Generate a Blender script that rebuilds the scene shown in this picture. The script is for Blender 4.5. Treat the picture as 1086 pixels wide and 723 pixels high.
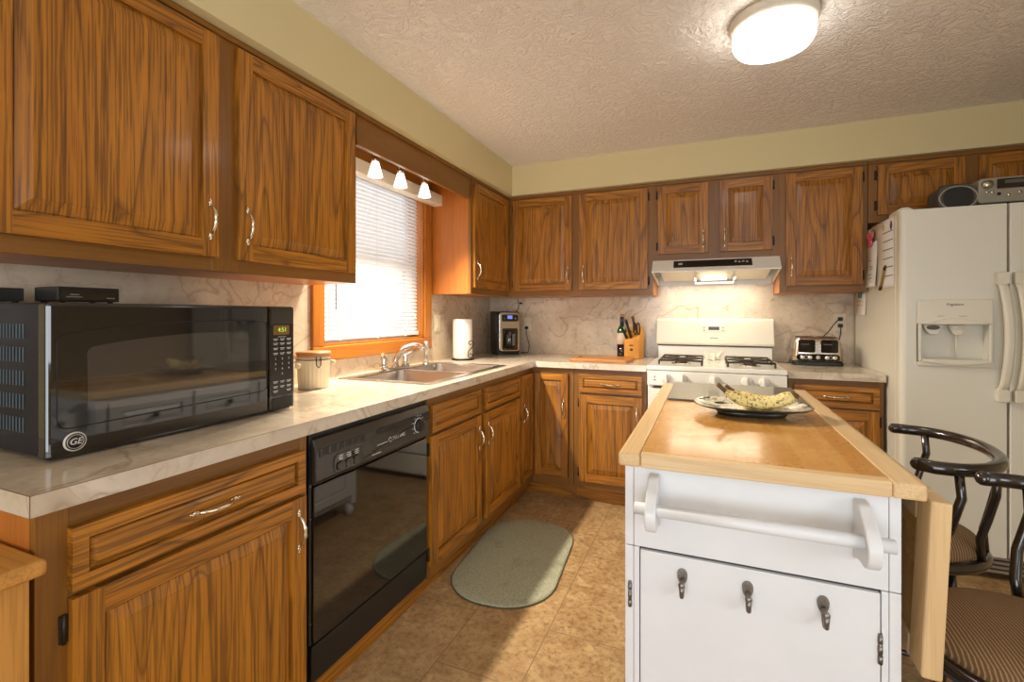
import bpy, math, random
from mathutils import Vector, Matrix
for o in list(bpy.data.objects):
    bpy.data.objects.remove(o, do_unlink=True)
S = bpy.context.scene
COL = S.collection
PI = math.pi
random.seed(7)

# ------------------------------------------------------------------ camera, world, exposure, lights
cd = bpy.data.cameras.new('camera'); cam = bpy.data.objects.new('camera', cd); COL.objects.link(cam)
cam.location = (1.7342, -3.6848, 1.2452); cam.rotation_euler = (PI/2, 0, 0.3931)
cd.sensor_fit = 'HORIZONTAL'; cd.sensor_width = 36; cd.lens = 503.22/1086*36
cd.shift_y = -28.2/1086; cd.clip_start = 0.02
S.camera = cam
S.view_settings.view_transform = 'Standard'; S.view_settings.look = 'None'
S.view_settings.gamma = 1; S.view_settings.use_curve_mapping = False
S.view_settings.exposure = 0.0

W = bpy.data.worlds.new('world'); S.world = W; W.use_nodes = True
W.node_tree.nodes['Background'].inputs[0].default_value = (0.86, 0.93, 1.0, 1)
W.node_tree.nodes['Background'].inputs[1].default_value = 1.3

def light(name, kind, loc, energy, color, rot=(0, 0, 0), size=None, size_y=None, radius=None, spot=None, blend=.6):
    l = bpy.data.lights.new(name, kind); l.energy = energy; l.color = color
    if kind == 'AREA':
        l.shape = 'RECTANGLE'; l.size = size; l.size_y = size_y or size
    if radius is not None: l.shadow_soft_size = radius
    if spot: l.spot_size = spot; l.spot_blend = blend
    o = bpy.data.objects.new(name, l); COL.objects.link(o); o.location = loc; o.rotation_euler = rot
    return o

# daylight entering through the window over the sink and the glass door behind the camera
light('window_daylight', 'AREA', (-.30, -1.475, 1.6), 3, (.95, .97, 1), (0, -PI/2, 0), 1.0, .9)
light('door_daylight', 'AREA', (1.55, -6.45, 1.1), 84, (.88, .94, 1), (PI/2, 0, 0), 2.2, 2.0)
light('dining_fill', 'AREA', (3.9, -4.1, 1.45), 34, (.97, .97, 1), (0, PI/2, 0), 1.2, 1.7)  # added fill lamp outside an unseen, made-up dining window

# ------------------------------------------------------------------ helpers
def lin(r, g, b):
    f = lambda c: (c/255/12.92) if c/255 <= .04045 else ((c/255+.055)/1.055)**2.4
    return (f(r), f(g), f(b), 1)

class MB:
    def __init__(s, M=None): s.v = []; s.f = []; s.m = []; s.s = []; s.M = M
    def add(s, vs, fs, m=0, sm=False):
        b = len(s.v)
        s.v += [tuple(s.M @ Vector(p)) if s.M else tuple(p) for p in vs]
        s.f += [tuple(i+b for i in q) for q in fs]; s.m += [m]*len(fs); s.s += [sm]*len(fs)
        return s
    def box(s, x0, y0, z0, x1, y1, z1, m=0):
        x0, x1 = sorted((x0, x1)); y0, y1 = sorted((y0, y1)); z0, z1 = sorted((z0, z1))
        v = [(x0,y0,z0),(x1,y0,z0),(x1,y1,z0),(x0,y1,z0),(x0,y0,z1),(x1,y0,z1),(x1,y1,z1),(x0,y1,z1)]
        return s.add(v, [(0,3,2,1),(4,5,6,7),(0,1,5,4),(1,2,6,5),(2,3,7,6),(3,0,4,7)], m)
    def loft(s, rings, m=0, sm=False, cap=True, close=True):
        n = len(rings[0]); vs = [p for r in rings for p in r]; fs = []
        for k in range(len(rings)-1):
            for i in range(n if close else n-1):
                j = (i+1) % n
                fs.append((k*n+i, k*n+j, (k+1)*n+j, (k+1)*n+i))
        s.add(vs, fs, m, sm)
        if cap:
            s.add(rings[0], [tuple(range(n))[::-1]], m); s.add(rings[-1], [tuple(range(n))], m)
        return s
    def prism(s, poly, axis, lo, hi, m=0, sm=False):
        def P(a, b, t): return {'x': (t, a, b), 'y': (a, t, b), 'z': (a, b, t)}[axis]
        return s.loft([[P(a, b, lo) for a, b in poly], [P(a, b, hi) for a, b in poly]], m, sm)
    def tube(s, pts, r, n=10, m=0, closed=False, cap=True):
        pts = [Vector(p) for p in pts]; N = len(pts)
        rs = list(r) if hasattr(r, '__len__') else [r]*N
        T = []
        for i in range(N):
            a = pts[(i-1) % N] if (closed or i > 0) else pts[i]
            b = pts[(i+1) % N] if (closed or i < N-1) else pts[i]
            T.append((b-a).normalized())
        u = T[0].orthogonal().normalized(); rings = []
        for i in range(N):
            u = (u - T[i]*u.dot(T[i]))
            u = u.normalized() if u.length > 1e-6 else T[i].orthogonal().normalized()
            w = T[i].cross(u)
            rings.append([pts[i]+(u*math.cos(2*PI*k/n)+w*math.sin(2*PI*k/n))*rs[i] for k in range(n)])
        if closed: rings.append(rings[0])
        return s.loft(rings, m, True, cap and not closed)
    def lathe(s, prof, c=(0, 0, 0), n=32, m=0, axis='z', sm=True):
        rings = []
        for r, z in prof:
            ring = []
            for k in range(n):
                a = 2*PI*k/n; x, y = r*math.cos(a), r*math.sin(a)
                p = {'z': (x, y, z), 'y': (x, z, -y), 'x': (z, x, y)}[axis]
                ring.append((c[0]+p[0], c[1]+p[1], c[2]+p[2]))
            rings.append(ring)
        return s.loft(rings, m, sm, True)
    def ell(s, c, r, n=12, m=0):
        prof = []
        for i in range(n+1):
            a = -PI/2+PI*i/n; prof.append((max(math.cos(a), 1e-3), math.sin(a)))
        rings = [[(c[0]+r[0]*q*math.cos(2*PI*k/(2*n)), c[1]+r[1]*q*math.sin(2*PI*k/(2*n)), c[2]+r[2]*z) for k in range(2*n)] for q, z in prof]
        return s.loft(rings, m, True)
    def rrect(s, a0, b0, a1, b1, rad, axis, lo, hi, m=0, n=5):
        return s.prism(rr(a0, b0, a1, b1, rad, n), axis, lo, hi, m)
    def build(s, name, mats, parent=None, loc=(0, 0, 0), rot=(0, 0, 0), bevel=0, seg=2, subsurf=0):
        me = bpy.data.meshes.new(name); me.from_pydata(s.v, [], s.f); me.validate(clean_customdata=False)
        mats = mats if isinstance(mats, (list, tuple)) else [mats]
        for q in mats: me.materials.append(q)
        if len(me.polygons) == len(s.m):
            me.polygons.foreach_set('material_index', s.m); me.polygons.foreach_set('use_smooth', s.s)
        import bmesh
        bm = bmesh.new(); bm.from_mesh(me); bmesh.ops.remove_doubles(bm, verts=bm.verts, dist=1e-6)
        bmesh.ops.recalc_face_normals(bm, faces=bm.faces); bm.to_mesh(me); bm.free(); me.update()
        o = bpy.data.objects.new(name, me); COL.objects.link(o); o.location = loc; o.rotation_euler = rot
        if parent: o.parent = parent
        if bevel:
            b = o.modifiers.new('bevel', 'BEVEL'); b.width = bevel; b.segments = seg; b.limit_method = 'ANGLE'; b.angle_limit = .6
        if subsurf:
            b = o.modifiers.new('sub', 'SUBSURF'); b.levels = b.render_levels = subsurf
        return o

def rr(a0, b0, a1, b1, rad, n=5):
    P = []
    for ca, cb, st in ((a1-rad, b1-rad, 0), (a0+rad, b1-rad, PI/2), (a0+rad, b0+rad, PI), (a1-rad, b0+rad, 1.5*PI)):
        for k in range(n+1):
            t = st+PI/2*k/n; P.append((ca+rad*math.cos(t), cb+rad*math.sin(t)))
    return P

def tag(o, label, cat, group=None, kind=None):
    o['label'] = label; o['category'] = cat
    if group: o['group'] = group
    if kind: o['kind'] = kind
    return o
def thing(name, label, cat, loc=(0, 0, 0), rz=0, group=None):
    o = bpy.data.objects.new(name, None); COL.objects.link(o); o.location = loc; o.rotation_euler = (0, 0, rz)
    o.empty_display_size = .05
    return tag(o, label, cat, group)
def lettering(txt, size, m, parent, loc, rot, depth=.0006, name='lettering', shear=0):
    c = bpy.data.curves.new(name, 'FONT'); c.body = txt; c.size = size; c.extrude = depth; c.align_x = 'CENTER'; c.align_y = 'CENTER'; c.shear = shear
    t = bpy.data.objects.new(name, c); COL.objects.link(t)
    dg = bpy.context.evaluated_depsgraph_get()
    me = bpy.data.meshes.new_from_object(t.evaluated_get(dg)); bpy.data.objects.remove(t)
    me.materials.clear(); me.materials.append(m)
    o = bpy.data.objects.new(name, me); COL.objects.link(o); o.parent = parent; o.location = loc; o.rotation_euler = rot
    return o

# ------------------------------------------------------------------ materials
class NT:
    def __init__(s, name):
        s.mat = bpy.data.materials.new(name); s.mat.use_nodes = True; s.t = s.mat.node_tree; s.b = s.t.nodes['Principled BSDF']
    def n(s, typ, **kw):
        x = s.t.nodes.new(typ)
        for k, v in kw.items():
            if k in x.inputs.keys() if isinstance(k, str) else False: x.inputs[k].default_value = v
            else: setattr(x, k, v)
        return x
    def l(s, a, b): s.t.links.new(a, b)
    def coord(s, scale=(1, 1, 1), rnd=False):
        tc = s.n('ShaderNodeTexCoord'); src = tc.outputs['Object']
        if rnd:
            oi = s.n('ShaderNodeObjectInfo'); mu = s.n('ShaderNodeMath', operation='MULTIPLY'); mu.inputs[1].default_value = 53.7
            s.l(oi.outputs['Random'], mu.inputs[0]); ad = s.n('ShaderNodeVectorMath', operation='ADD')
            s.l(src, ad.inputs[0]); s.l(mu.outputs[0], ad.inputs[1]); src = ad.outputs[0]
        mp = s.n('ShaderNodeMapping'); mp.inputs['Scale'].default_value = scale; s.l(src, mp.inputs['Vector'])
        return mp.outputs[0]
    def noise(s, vec, scale, detail=2, rough=.5, dist=0):
        x = s.n('ShaderNodeTexNoise'); x.inputs['Scale'].default_value = scale; x.inputs['Detail'].default_value = detail
        x.inputs['Roughness'].default_value = rough; x.inputs['Distortion'].default_value = dist; s.l(vec, x.inputs['Vector'])
        return x.outputs['Fac']
    def math(s, op, a, b=None, clamp=False):
        x = s.n('ShaderNodeMath', operation=op); x.use_clamp = clamp
        for i, q in enumerate((a, b)):
            if q is None: continue
            if isinstance(q, (int, float)): x.inputs[i].default_value = q
            else: s.l(q, x.inputs[i])
        return x.outputs[0]
    def ramp(s, fac, stops):
        x = s.n('ShaderNodeValToRGB'); e = x.color_ramp.elements
        while len(e) > 1: e.remove(e[-1])
        e[0].position, e[0].color = stops[0]
        for p, c in stops[1:]:
            q = e.new(p); q.color = c
        s.l(fac, x.inputs[0]); return x.outputs[0]
    def mix(s, fac, a, b, typ='MIX'):
        x = s.n('ShaderNodeMix', data_type='RGBA', blend_type=typ)
        for i, q in ((0, fac), (6, a), (7, b)):
            if isinstance(q, (int, float)): x.inputs[i].default_value = q
            elif isinstance(q, tuple): x.inputs[i].default_value = q
            else: s.l(q, x.inputs[i])
        return x.outputs[2]
    def bump(s, h, strength=.2, dist=.01):
        x = s.n('ShaderNodeBump'); x.inputs['Strength'].default_value = strength; x.inputs['Distance'].default_value = dist
        s.l(h, x.inputs['Height']); s.l(x.outputs[0], s.b.inputs['Normal'])
    def done(s, col=None, rough=.5, metal=0, spec=.5, coat=0):
        if col is not None:
            if isinstance(col, tuple): s.b.inputs['Base Color'].default_value = col
            else: s.l(col, s.b.inputs['Base Color'])
        if isinstance(rough, (int, float)): s.b.inputs['Roughness'].default_value = rough
        else: s.l(rough, s.b.inputs['Roughness'])
        s.b.inputs['Metallic'].default_value = metal; s.b.inputs['Specular IOR Level'].default_value = spec
        s.b.inputs['Coat Weight'].default_value = coat; s.b.inputs['Coat Roughness'].default_value = .12
        return s.mat

def plain(name, c, rough=.5, metal=0, spec=.5, coat=0, emit=0, ecol=None, var=.06):
    t = NT(name)
    v = t.noise(t.coord(), 9, 3)
    k = t.ramp(v, [(.3, tuple(x*(1-var) for x in c[:3])+(1,)), (.7, tuple(min(1, x*(1+var)) for x in c[:3])+(1,))])
    m = t.done(k, rough, metal, spec, coat)
    if emit:
        t.b.inputs['Emission Color'].default_value = ecol or c; t.b.inputs['Emission Strength'].default_value = emit
    return m

def wood(name, axis, light_c, mid_c, dark_c, lines=15, rough=.40, k=1.0, rnd=True, coat=.12, contrast=1.0, depth=1.0):
    t = NT(name)
    i = 'xyz'.index(axis)
    sc = [1, 1, 1]; sc[i] = .10
    c = t.coord(tuple(sc), rnd)
    low = t.noise(c, 5.2*k, 1.5, .45, .15)
    q = t.math('MULTIPLY', low, lines)
    fr = t.math('FRACT', q)
    line = t.ramp(fr, [(0, (0, 0, 0, 1)), (.10, (.55, .55, .55, 1)), (.6, (1, 1, 1, 1)), (.92, (.8, .8, .8, 1)), (1, (0, 0, 0, 1))])
    sc2 = [1, depth, 1]; sc2[i] = .022
    pores = t.noise(t.coord(tuple(sc2), rnd), 200*k, 2, .6)
    pr = t.ramp(pores, [(.40, (0, 0, 0, 1)), (.54, (1, 1, 1, 1))])
    tone = t.noise(t.coord(tuple(sc), rnd), 2.6, 2, .5)
    base = t.mix(t.ramp(tone, [(.3, (0, 0, 0, 1)), (.72, (1, 1, 1, 1))]), mid_c, light_c)
    inv = t.math('SUBTRACT', 1, line)
    # open grain is densest in the dark lines
    f1 = t.math('MULTIPLY', inv, .62*contrast)
    a = t.mix(f1, base, dark_c)
    f2 = t.math('MULTIPLY', t.math('SUBTRACT', 1, pr), .55*contrast)
    col = t.mix(f2, a, dark_c)
    t.bump(pr, .06, .002)
    return t.done(col, rough, 0, .45, coat)

OL, OM, OD = lin(192, 126, 36), lin(164, 102, 22), lin(58, 31, 5)
oak = {a: wood('oak_grain_'+a, a, OL, OM, OD, depth=.12) for a in 'xyz'}
frame_wood = {a: wood('oak_frame_'+a, a, lin(142, 94, 32), lin(124, 80, 24), lin(88, 52, 12), lines=5, contrast=.45, rough=.4) for a in 'xyz'}
side_wood = wood('oak_ply_side', 'z', lin(190, 114, 46), lin(174, 102, 38), lin(140, 76, 24), lines=4, contrast=.45)
casing_wood = {a: wood('oak_casing_'+a, a, lin(188, 116, 36), lin(172, 102, 27), lin(120, 66, 14), lines=5, contrast=.6, rnd=False) for a in 'xyz'}
maple = {a: wood('maple_'+a, a, lin(228, 200, 156), lin(218, 186, 136), lin(186, 146, 96), lines=5, contrast=.5, rough=.4, coat=.1) for a in 'xyz'}
pine = {a: wood('chest_wood_'+a, a, lin(208, 152, 76), lin(192, 134, 60), lin(146, 92, 34), lines=5, contrast=.6) for a in 'xyz'}
board_wood = wood('board_wood', 'x', lin(196, 132, 70), lin(176, 112, 54), lin(120, 70, 28), lines=5, contrast=.6)
block_wood = wood('knife_block_wood', 'z', lin(222, 160, 72), lin(208, 144, 58), lin(160, 100, 34), lines=4, contrast=.5)

def butcher():
    t = NT('butcher_block')
    c = t.coord()
    sx = t.n('ShaderNodeSeparateXYZ'); t.l(c, sx.inputs[0])
    q = t.math('FLOOR', t.math('MULTIPLY', sx.outputs[0], 21))
    wn = t.n('ShaderNodeTexWhiteNoise', noise_dimensions='1D'); t.l(q, wn.inputs['W'])
    plank = t.mix(wn.outputs['Value'], lin(204, 150, 78), lin(226, 178, 106))
    st = t.noise(t.coord((1, .05, 1)), 90, 3, .6)
    a = t.mix(t.math('MULTIPLY', st, .5), plank, lin(188, 126, 58))
    blot = t.noise(c, 7, 4, .6)
    b = t.mix(t.ramp(blot, [(.5, (0, 0, 0, 1)), (.75, (.45, .45, .45, 1))]), a, lin(184, 122, 54))
    sp = t.noise(c, 60, 5, .7)
    col = t.mix(t.ramp(sp, [(.56, (0, 0, 0, 1)), (.72, (.3, .3, .3, 1))]), b, lin(120, 70, 26))
    return t.done(col, t.ramp(blot, [(.3, (.2, .2, .2, 1)), (.7, (.34, .34, .34, 1))]), 0, .5, .3)
butcher_m = butcher()

def laminate(name, base, pale, blotch, vein, rough=.16, sc=1.0, grey=lin(150, 138, 122)):
    t = NT(name); c = t.coord((sc, sc, sc))
    n1 = t.noise(c, 5, 6, .62, .6)
    a = t.mix(t.ramp(n1, [(.36, (0, 0, 0, 1)), (.66, (1, 1, 1, 1))]), base, pale)
    n2 = t.noise(c, 22, 5, .7, .3)
    a = t.mix(t.ramp(n2, [(.52, (0, 0, 0, 1)), (.74, (.75, .75, .75, 1))]), a, blotch)
    n4 = t.noise(c, 2.7, 3, .6, .4)
    a = t.mix(t.ramp(n4, [(.55, (0, 0, 0, 1)), (.78, (.35, .35, .35, 1))]), a, grey)
    # long thin veins
    n3 = t.noise(c, 2.6, 3, .5, .8)
    r = t.math('ABSOLUTE', t.math('SUBTRACT', n3, .5))
    a = t.mix(t.ramp(r, [(0, (.5, .5, .5, 1)), (.006, (.2, .2, .2, 1)), (.02, (0, 0, 0, 1))]), a, vein)
    n5 = t.noise(c, 4.4, 2, .5, 1.4)
    r = t.math('ABSOLUTE', t.math('SUBTRACT', n5, .47))
    a = t.mix(t.ramp(r, [(0, (.25, .25, .25, 1)), (.005, (.1, .1, .1, 1)), (.014, (0, 0, 0, 1))]), a, vein)
    return t.done(a, rough, 0, .5)
lam_top = laminate('counter_laminate', lin(198, 182, 160), lin(218, 206, 188), lin(178, 160, 136), lin(140, 112, 86), .13)
lam_wall = laminate('backsplash_laminate', lin(200, 180, 154), lin(216, 200, 178), lin(172, 148, 124), lin(138, 112, 88), .15)

def tiles():
    t = NT('floor_tile')
    tc = t.n('ShaderNodeTexCoord'); sx = t.n('ShaderNodeSeparateXYZ'); t.l(tc.outputs['Object'], sx.inputs[0])
    cb = t.n('ShaderNodeCombineXYZ')
    t.l(t.math('ADD', sx.outputs[1], 6.31), cb.inputs[0]); t.l(t.math('ADD', sx.outputs[0], .45), cb.inputs[1])
    br = t.n('ShaderNodeTexBrick'); t.l(cb.outputs[0], br.inputs['Vector'])
    br.offset = .5; br.inputs['Scale'].default_value = 1; br.inputs['Brick Width'].default_value = .63; br.inputs['Row Height'].default_value = .32
    br.inputs['Mortar Size'].default_value = .0028; br.inputs['Mortar Smooth'].default_value = .4
    br.inputs['Color1'].default_value = (0, 0, 0, 1); br.inputs['Color2'].default_value = (1, 1, 1, 1); br.inputs['Mortar'].default_value = (.5, .5, .5, 1)
    c = tc.outputs['Object']
    n1 = t.noise(c, 9, 6, .68, .5); n2 = t.noise(c, 42, 5, .7)
    a = t.mix(t.ramp(n1, [(.34, (0, 0, 0, 1)), (.66, (1, 1, 1, 1))]), lin(150, 117, 76), lin(192, 162, 118))
    a = t.mix(t.ramp(n2, [(.46, (0, 0, 0, 1)), (.68, (.85, .85, .85, 1))]), a, lin(108, 76, 42))
    n3 = t.noise(c, 80, 3, .6)
    a = t.mix(t.ramp(n3, [(.6, (0, 0, 0, 1)), (.75, (.5, .5, .5, 1))]), a, lin(216, 184, 140))
    a = t.mix(t.math('MULTIPLY', br.outputs['Color'], .12), a, lin(226, 190, 140))
    a = t.mix(br.outputs['Fac'], a, lin(136, 108, 76))
    t.bump(t.math('SUBTRACT', n2, br.outputs['Fac']), .12, .004)
    return t.done(a, .36, 0, .4)
floor_m = tiles()

def ceil_mat():
    t = NT('ceiling_texture'); c = t.coord()
    w = t.noise(c, 6, 3, .6)
    vec = t.n('ShaderNodeTexCoord')
    mp = t.n('ShaderNodeMapping'); t.l(vec.outputs['Object'], mp.inputs[0])
    mx = t.n('ShaderNodeVectorMath', operation='ADD'); sc = t.n('ShaderNodeVectorMath', operation='SCALE'); sc.inputs['Scale'].default_value = .22
    nc = t.n('ShaderNodeTexNoise'); nc.inputs['Scale'].default_value = 8; nc.inputs['Detail'].default_value = 2; t.l(c, nc.inputs[0])
    t.l(nc.outputs['Color'], sc.inputs[0]); t.l(mp.outputs[0], mx.inputs[0]); t.l(sc.outputs[0], mx.inputs[1])
    n = t.n('ShaderNodeTexNoise'); n.inputs['Scale'].default_value = 20; n.inputs['Detail'].default_value = 4; n.inputs['Roughness'].default_value = .6
    t.l(mx.outputs[0], n.inputs[0])
    r = t.math('ABSOLUTE', t.math('SUBTRACT', n.outputs['Fac'], .5))
    ridge = t.ramp(r, [(0, (1, 1, 1, 1)), (.07, (.3, .3, .3, 1)), (.2, (0, 0, 0, 1))])
    t.bump(ridge, .6, .013)
    return t.done(lin(238, 230, 220), .8, 0, .2)
ceil_m = ceil_mat()
def wallm(name, c):
    t = NT(name); n = t.noise(t.coord(), 220, 3, .6); t.bump(n, .08, .002)
    return t.done(t.mix(t.noise(t.coord(), 2, 2), c, tuple(x*.94 for x in c[:3])+(1,)), .7, 0, .3)
wall_m = wallm('olive_paint', lin(212, 198, 152))
wall_far = wallm('tan_paint', lin(196, 178, 146))
trim_dark = plain('dark_strip', lin(96, 70, 36), .5)

white = plain('white_paint', lin(226, 228, 230), .38, var=.02)
white_app = plain('white_enamel', lin(232, 229, 220), .22, var=.015, coat=.3)
cream_app = plain('cream_enamel', lin(232, 226, 210), .22, var=.015, coat=.3)
hood_white = plain('hood_enamel', lin(224, 220, 208), .3, var=.02)
def fridge_mat():
    t = NT('fridge_enamel'); n = t.noise(t.coord(), 420, 2, .5); t.bump(n, .12, .0015)
    return t.done(lin(218, 214, 199), .34, 0, .5)
fridge_m = fridge_mat()
fridge_trim = plain('fridge_plastic', lin(218, 211, 193), .32, var=.02)
fridge_grey = plain('seal_grey', lin(92, 88, 80), .6)  # plain grey of the door seal and one spout opening
blackgloss = plain('black_glass', lin(8, 8, 11), .04, spec=.85, coat=.25, var=.1)
blackside = plain('black_metal_side', lin(14, 17, 26), .12, spec=.12, var=.1)
blackplastic = plain('black_plastic', lin(22, 21, 21), .35, var=.1)
dw_panel = plain('dishwasher_panel', lin(52, 46, 40), .22, spec=.6, var=.1)
mesh_win = plain('oven_window', lin(50, 46, 42), .04, spec=1.0, coat=.4, var=.05)
grey_mark = plain('print_grey', lin(196, 196, 192), .5)
dim_mark = plain('print_dim', lin(120, 118, 114), .5)
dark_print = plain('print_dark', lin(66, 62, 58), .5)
def metal(name, c, rough, brushed=None):
    t = NT(name)
    if brushed:
        sc = [1, 1, 1]; sc['xyz'.index(brushed)] = .02
        n = t.noise(t.coord(tuple(sc)), 300, 2); t.bump(n, .04, .001)
    return t.done(c, rough, 1)
steel = metal('brushed_steel', lin(196, 190, 182), .26, 'y')
chrome = metal('chrome', lin(222, 218, 212), .08)
toaster_steel = metal('toaster_steel', lin(205, 194, 178), .22, 'x')
nickel = metal('pull_nickel', lin(222, 210, 184), .26)
dark_metal = metal('dark_iron', lin(48, 40, 34), .4)
hook_metal = metal('pewter', lin(142, 136, 130), .42)
hinge_metal = plain('hinge_black', lin(38, 28, 20), .45)
chair_metal = plain('stool_brown_metal', lin(34, 27, 23), .2, spec=.7, coat=.4)
iron = plain('cast_iron', lin(58, 50, 42), .5)
slab_m = laminate('stone_slab', lin(78, 70, 58), lin(92, 84, 70), lin(60, 54, 44), lin(50, 44, 36), .1, 2.0, lin(70, 64, 54))
paper = plain('paper_white', lin(222, 216, 206), .8, var=.02)
def emis(name, c, s):
    t = NT(name); t.b.inputs['Emission Color'].default_value = c; t.b.inputs['Emission Strength'].default_value = s
    return t.done(c, .4)
lamp_glow = emis('lamp_diffuser', (1, .97, .92, 1), 10.5)
bulb_glow = emis('bulb_glow', (1, .86, .64, 1), 14)
blue_lcd = emis('blue_display', lin(96, 110, 230), 1.2)
amber_lcd = plain('amber_display', lin(120, 88, 36), .3)
green_lcd = emis('green_digits', lin(170, 210, 90), .8)
grey_lcd = plain('grey_display', lin(84, 88, 78), .2)
def glassm(name, tint=(1, 1, 1, 1), refl=.06):
    m = bpy.data.materials.new(name); m.use_nodes = True; t = m.node_tree
    for n in list(t.nodes): t.nodes.remove(n)
    o = t.nodes.new('ShaderNodeOutputMaterial'); mx = t.nodes.new('ShaderNodeMixShader'); tr = t.nodes.new('ShaderNodeBsdfTransparent')
    gl = t.nodes.new('ShaderNodeBsdfGlossy'); gl.inputs['Roughness'].default_value = .02; tr.inputs[0].default_value = tint
    mx.inputs[0].default_value = refl
    t.links.new(tr.outputs[0], mx.inputs[1]); t.links.new(gl.outputs[0], mx.inputs[2]); t.links.new(mx.outputs[0], o.inputs[0])
    return m
pane_m = glassm('window_glass')
bottle_green = plain('green_glass', lin(28, 84, 30), .06, spec=.7)
wine_dark = plain('dark_wine_glass', lin(34, 20, 24), .07, spec=.7)
def slat_mat():
    t = NT('blind_slat'); t.done(lin(238, 234, 228), .5)
    tl = t.n('ShaderNodeBsdfTranslucent'); tl.inputs[0].default_value = (.95, .93, .9, 1)
    mx = t.n('ShaderNodeMixShader'); mx.inputs[0].default_value = .28
    t.l(t.b.outputs[0], mx.inputs[1]); t.l(tl.outputs[0], mx.inputs[2]); t.l(mx.outputs[0], t.t.nodes['Material Output'].inputs[0])
    return t.mat
slat_m = slat_mat()
def rug_mat():
    t = NT('rug_pile'); c = t.coord()
    n = t.noise(c, 140, 4, .75); b = t.noise(c, 7, 4, .6)
    a = t.mix(t.ramp(n, [(.35, (0, 0, 0, 1)), (.65, (1, 1, 1, 1))]), lin(146, 146, 124), lin(186, 186, 160))
    a = t.mix(t.ramp(b, [(.56, (0, 0, 0, 1)), (.7, (.4, .4, .4, 1))]), a, lin(126, 118, 96))
    t.bump(n, .6, .006); return t.done(a, .95, 0, .1)
rug_m = rug_mat()
def fabric():
    t = NT('striped_fabric'); c = t.coord()
    w = t.n('ShaderNodeTexWave', wave_type='BANDS', bands_direction='X'); w.inputs['Scale'].default_value = 46; w.inputs['Distortion'].default_value = .4
    w.inputs['Detail'].default_value = 2; t.l(c, w.inputs[0])
    n = t.noise(c, 240, 2)
    a = t.mix(t.ramp(w.outputs['Fac'], [(.55, (0, 0, 0, 1)), (.98, (1, 1, 1, 1))]), lin(118, 90, 60), lin(176, 150, 114))
    a = t.mix(t.math('MULTIPLY', n, .4), a, lin(96, 70, 44))
    t.bump(w.outputs['Fac'], .25, .003); return t.done(a, .85, 0, .2)
fabric_m = fabric()
def banana_mat():
    t = NT('banana_skin'); c = t.coord()
    n = t.noise(c, 120, 3, .65); n2 = t.noise(c, 16, 3)
    a = t.mix(n2, lin(232, 204, 118), lin(242, 226, 164))
    a = t.mix(t.ramp(n, [(.55, (0, 0, 0, 1)), (.61, (.9, .9, .9, 1))]), a, lin(84, 52, 20))
    return t.done(a, .5, 0, .4)
banana_m = banana_mat()
banana_tip = plain('banana_tip', lin(104, 76, 40), .7)
def plate_mat():
    t = NT('painted_ceramic'); c = t.coord()
    n = t.noise(c, 16, 2, .5, 1.2)
    a = t.ramp(n, [(.40, lin(30, 52, 34)), (.44, lin(40, 84, 46)), (.47, lin(226, 218, 196)), (.58, lin(230, 222, 200)), (.62, lin(120, 100, 70)), (.64, lin(224, 214, 190))])
    return t.done(a, .15, 0, .5, .4)
plate_m = plate_mat()
plate_rim = plain('plate_glaze', lin(226, 220, 200), .15, coat=.4)
plate_dark = plain('plate_dark_base', lin(48, 46, 42), .3)
ceramic = plain('cream_ceramic', lin(226, 212, 184), .3)
lid_wood = wood('lid_wood', 'y', lin(200, 140, 84), lin(184, 122, 66), lin(140, 86, 40), lines=4, contrast=.5)

# ------------------------------------------------------------------ setting
H, T = .9275, .039                     # worktop height and edge thickness
XR, YB, ZC = 3.62, -6.2, 2.37          # right wall, rear wall, ceiling
SD, SZ = .3546, 2.1454                 # soffit depth and underside
b = MB(); b.box(-.15, YB-.15, -.06, XR+.15, .15, 0); tag(b.build('floor', floor_m), 'mottled tan rectangular floor tiles with thin dark joints', 'floor', kind='structure')
b = MB(); b.box(-.15, YB-.15, ZC, XR+.15, .15, ZC+.06); tag(b.build('ceiling', ceil_m), 'off-white swirl textured ceiling', 'ceiling', kind='structure')
b = MB(); b.box(-.15, 0, 0, XR+.15, .15, ZC); tag(b.build('wall_back', wall_m), 'olive painted wall behind the stove', 'wall', kind='structure')
WY0, WY1, WZ0, WZ1 = -1.915, -1.035, 1.09, 2.05
b = MB(); b.box(-.15, YB, 0, 0, WY0, ZC).box(-.15, WY1, 0, 0, 0, ZC).box(-.15, WY0, 0, 0, WY1, WZ0).box(-.15, WY0, WZ1, 0, WY1, ZC)
tag(b.build('wall_left', wall_m), 'olive painted wall with the window over the sink', 'wall', kind='structure')
b = MB(); b.box(XR, -5.0, 0, XR+.15, -5.0+.01, ZC).box(XR, YB, 0, XR+.15, -4.95, ZC).box(XR, -3.25, 0, XR+.15, 0, ZC).box(XR, -4.95, 0, XR+.15, -3.25, .85).box(XR, -4.95, 2.05, XR+.15, -3.25, ZC)
tag(b.build('wall_right', wall_far), 'tan wall on the dining side with an added wide window opening', 'wall', kind='structure')
b = MB(); b.box(-.15, YB-.15, 0, .45, YB, ZC).box(2.65, YB-.15, 0, XR+.15, YB, ZC).box(.45, YB-.15, 2.1, 2.65, YB, ZC)
tag(b.build('wall_rear', wall_far), 'tan wall behind the viewer with a glass door opening', 'wall', kind='structure')
b = MB(); b.box(0, YB, SZ, SD, 0, ZC); tag(b.build('trim_soffit_left', wall_m), 'olive painted soffit above the left wall cabinets', 'soffit', kind='structure')
b = MB(); b.box(SD, -SD, SZ, XR, 0, ZC); tag(b.build('trim_soffit_back', wall_m), 'olive painted soffit above the back wall cabinets', 'soffit', kind='structure')
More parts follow.
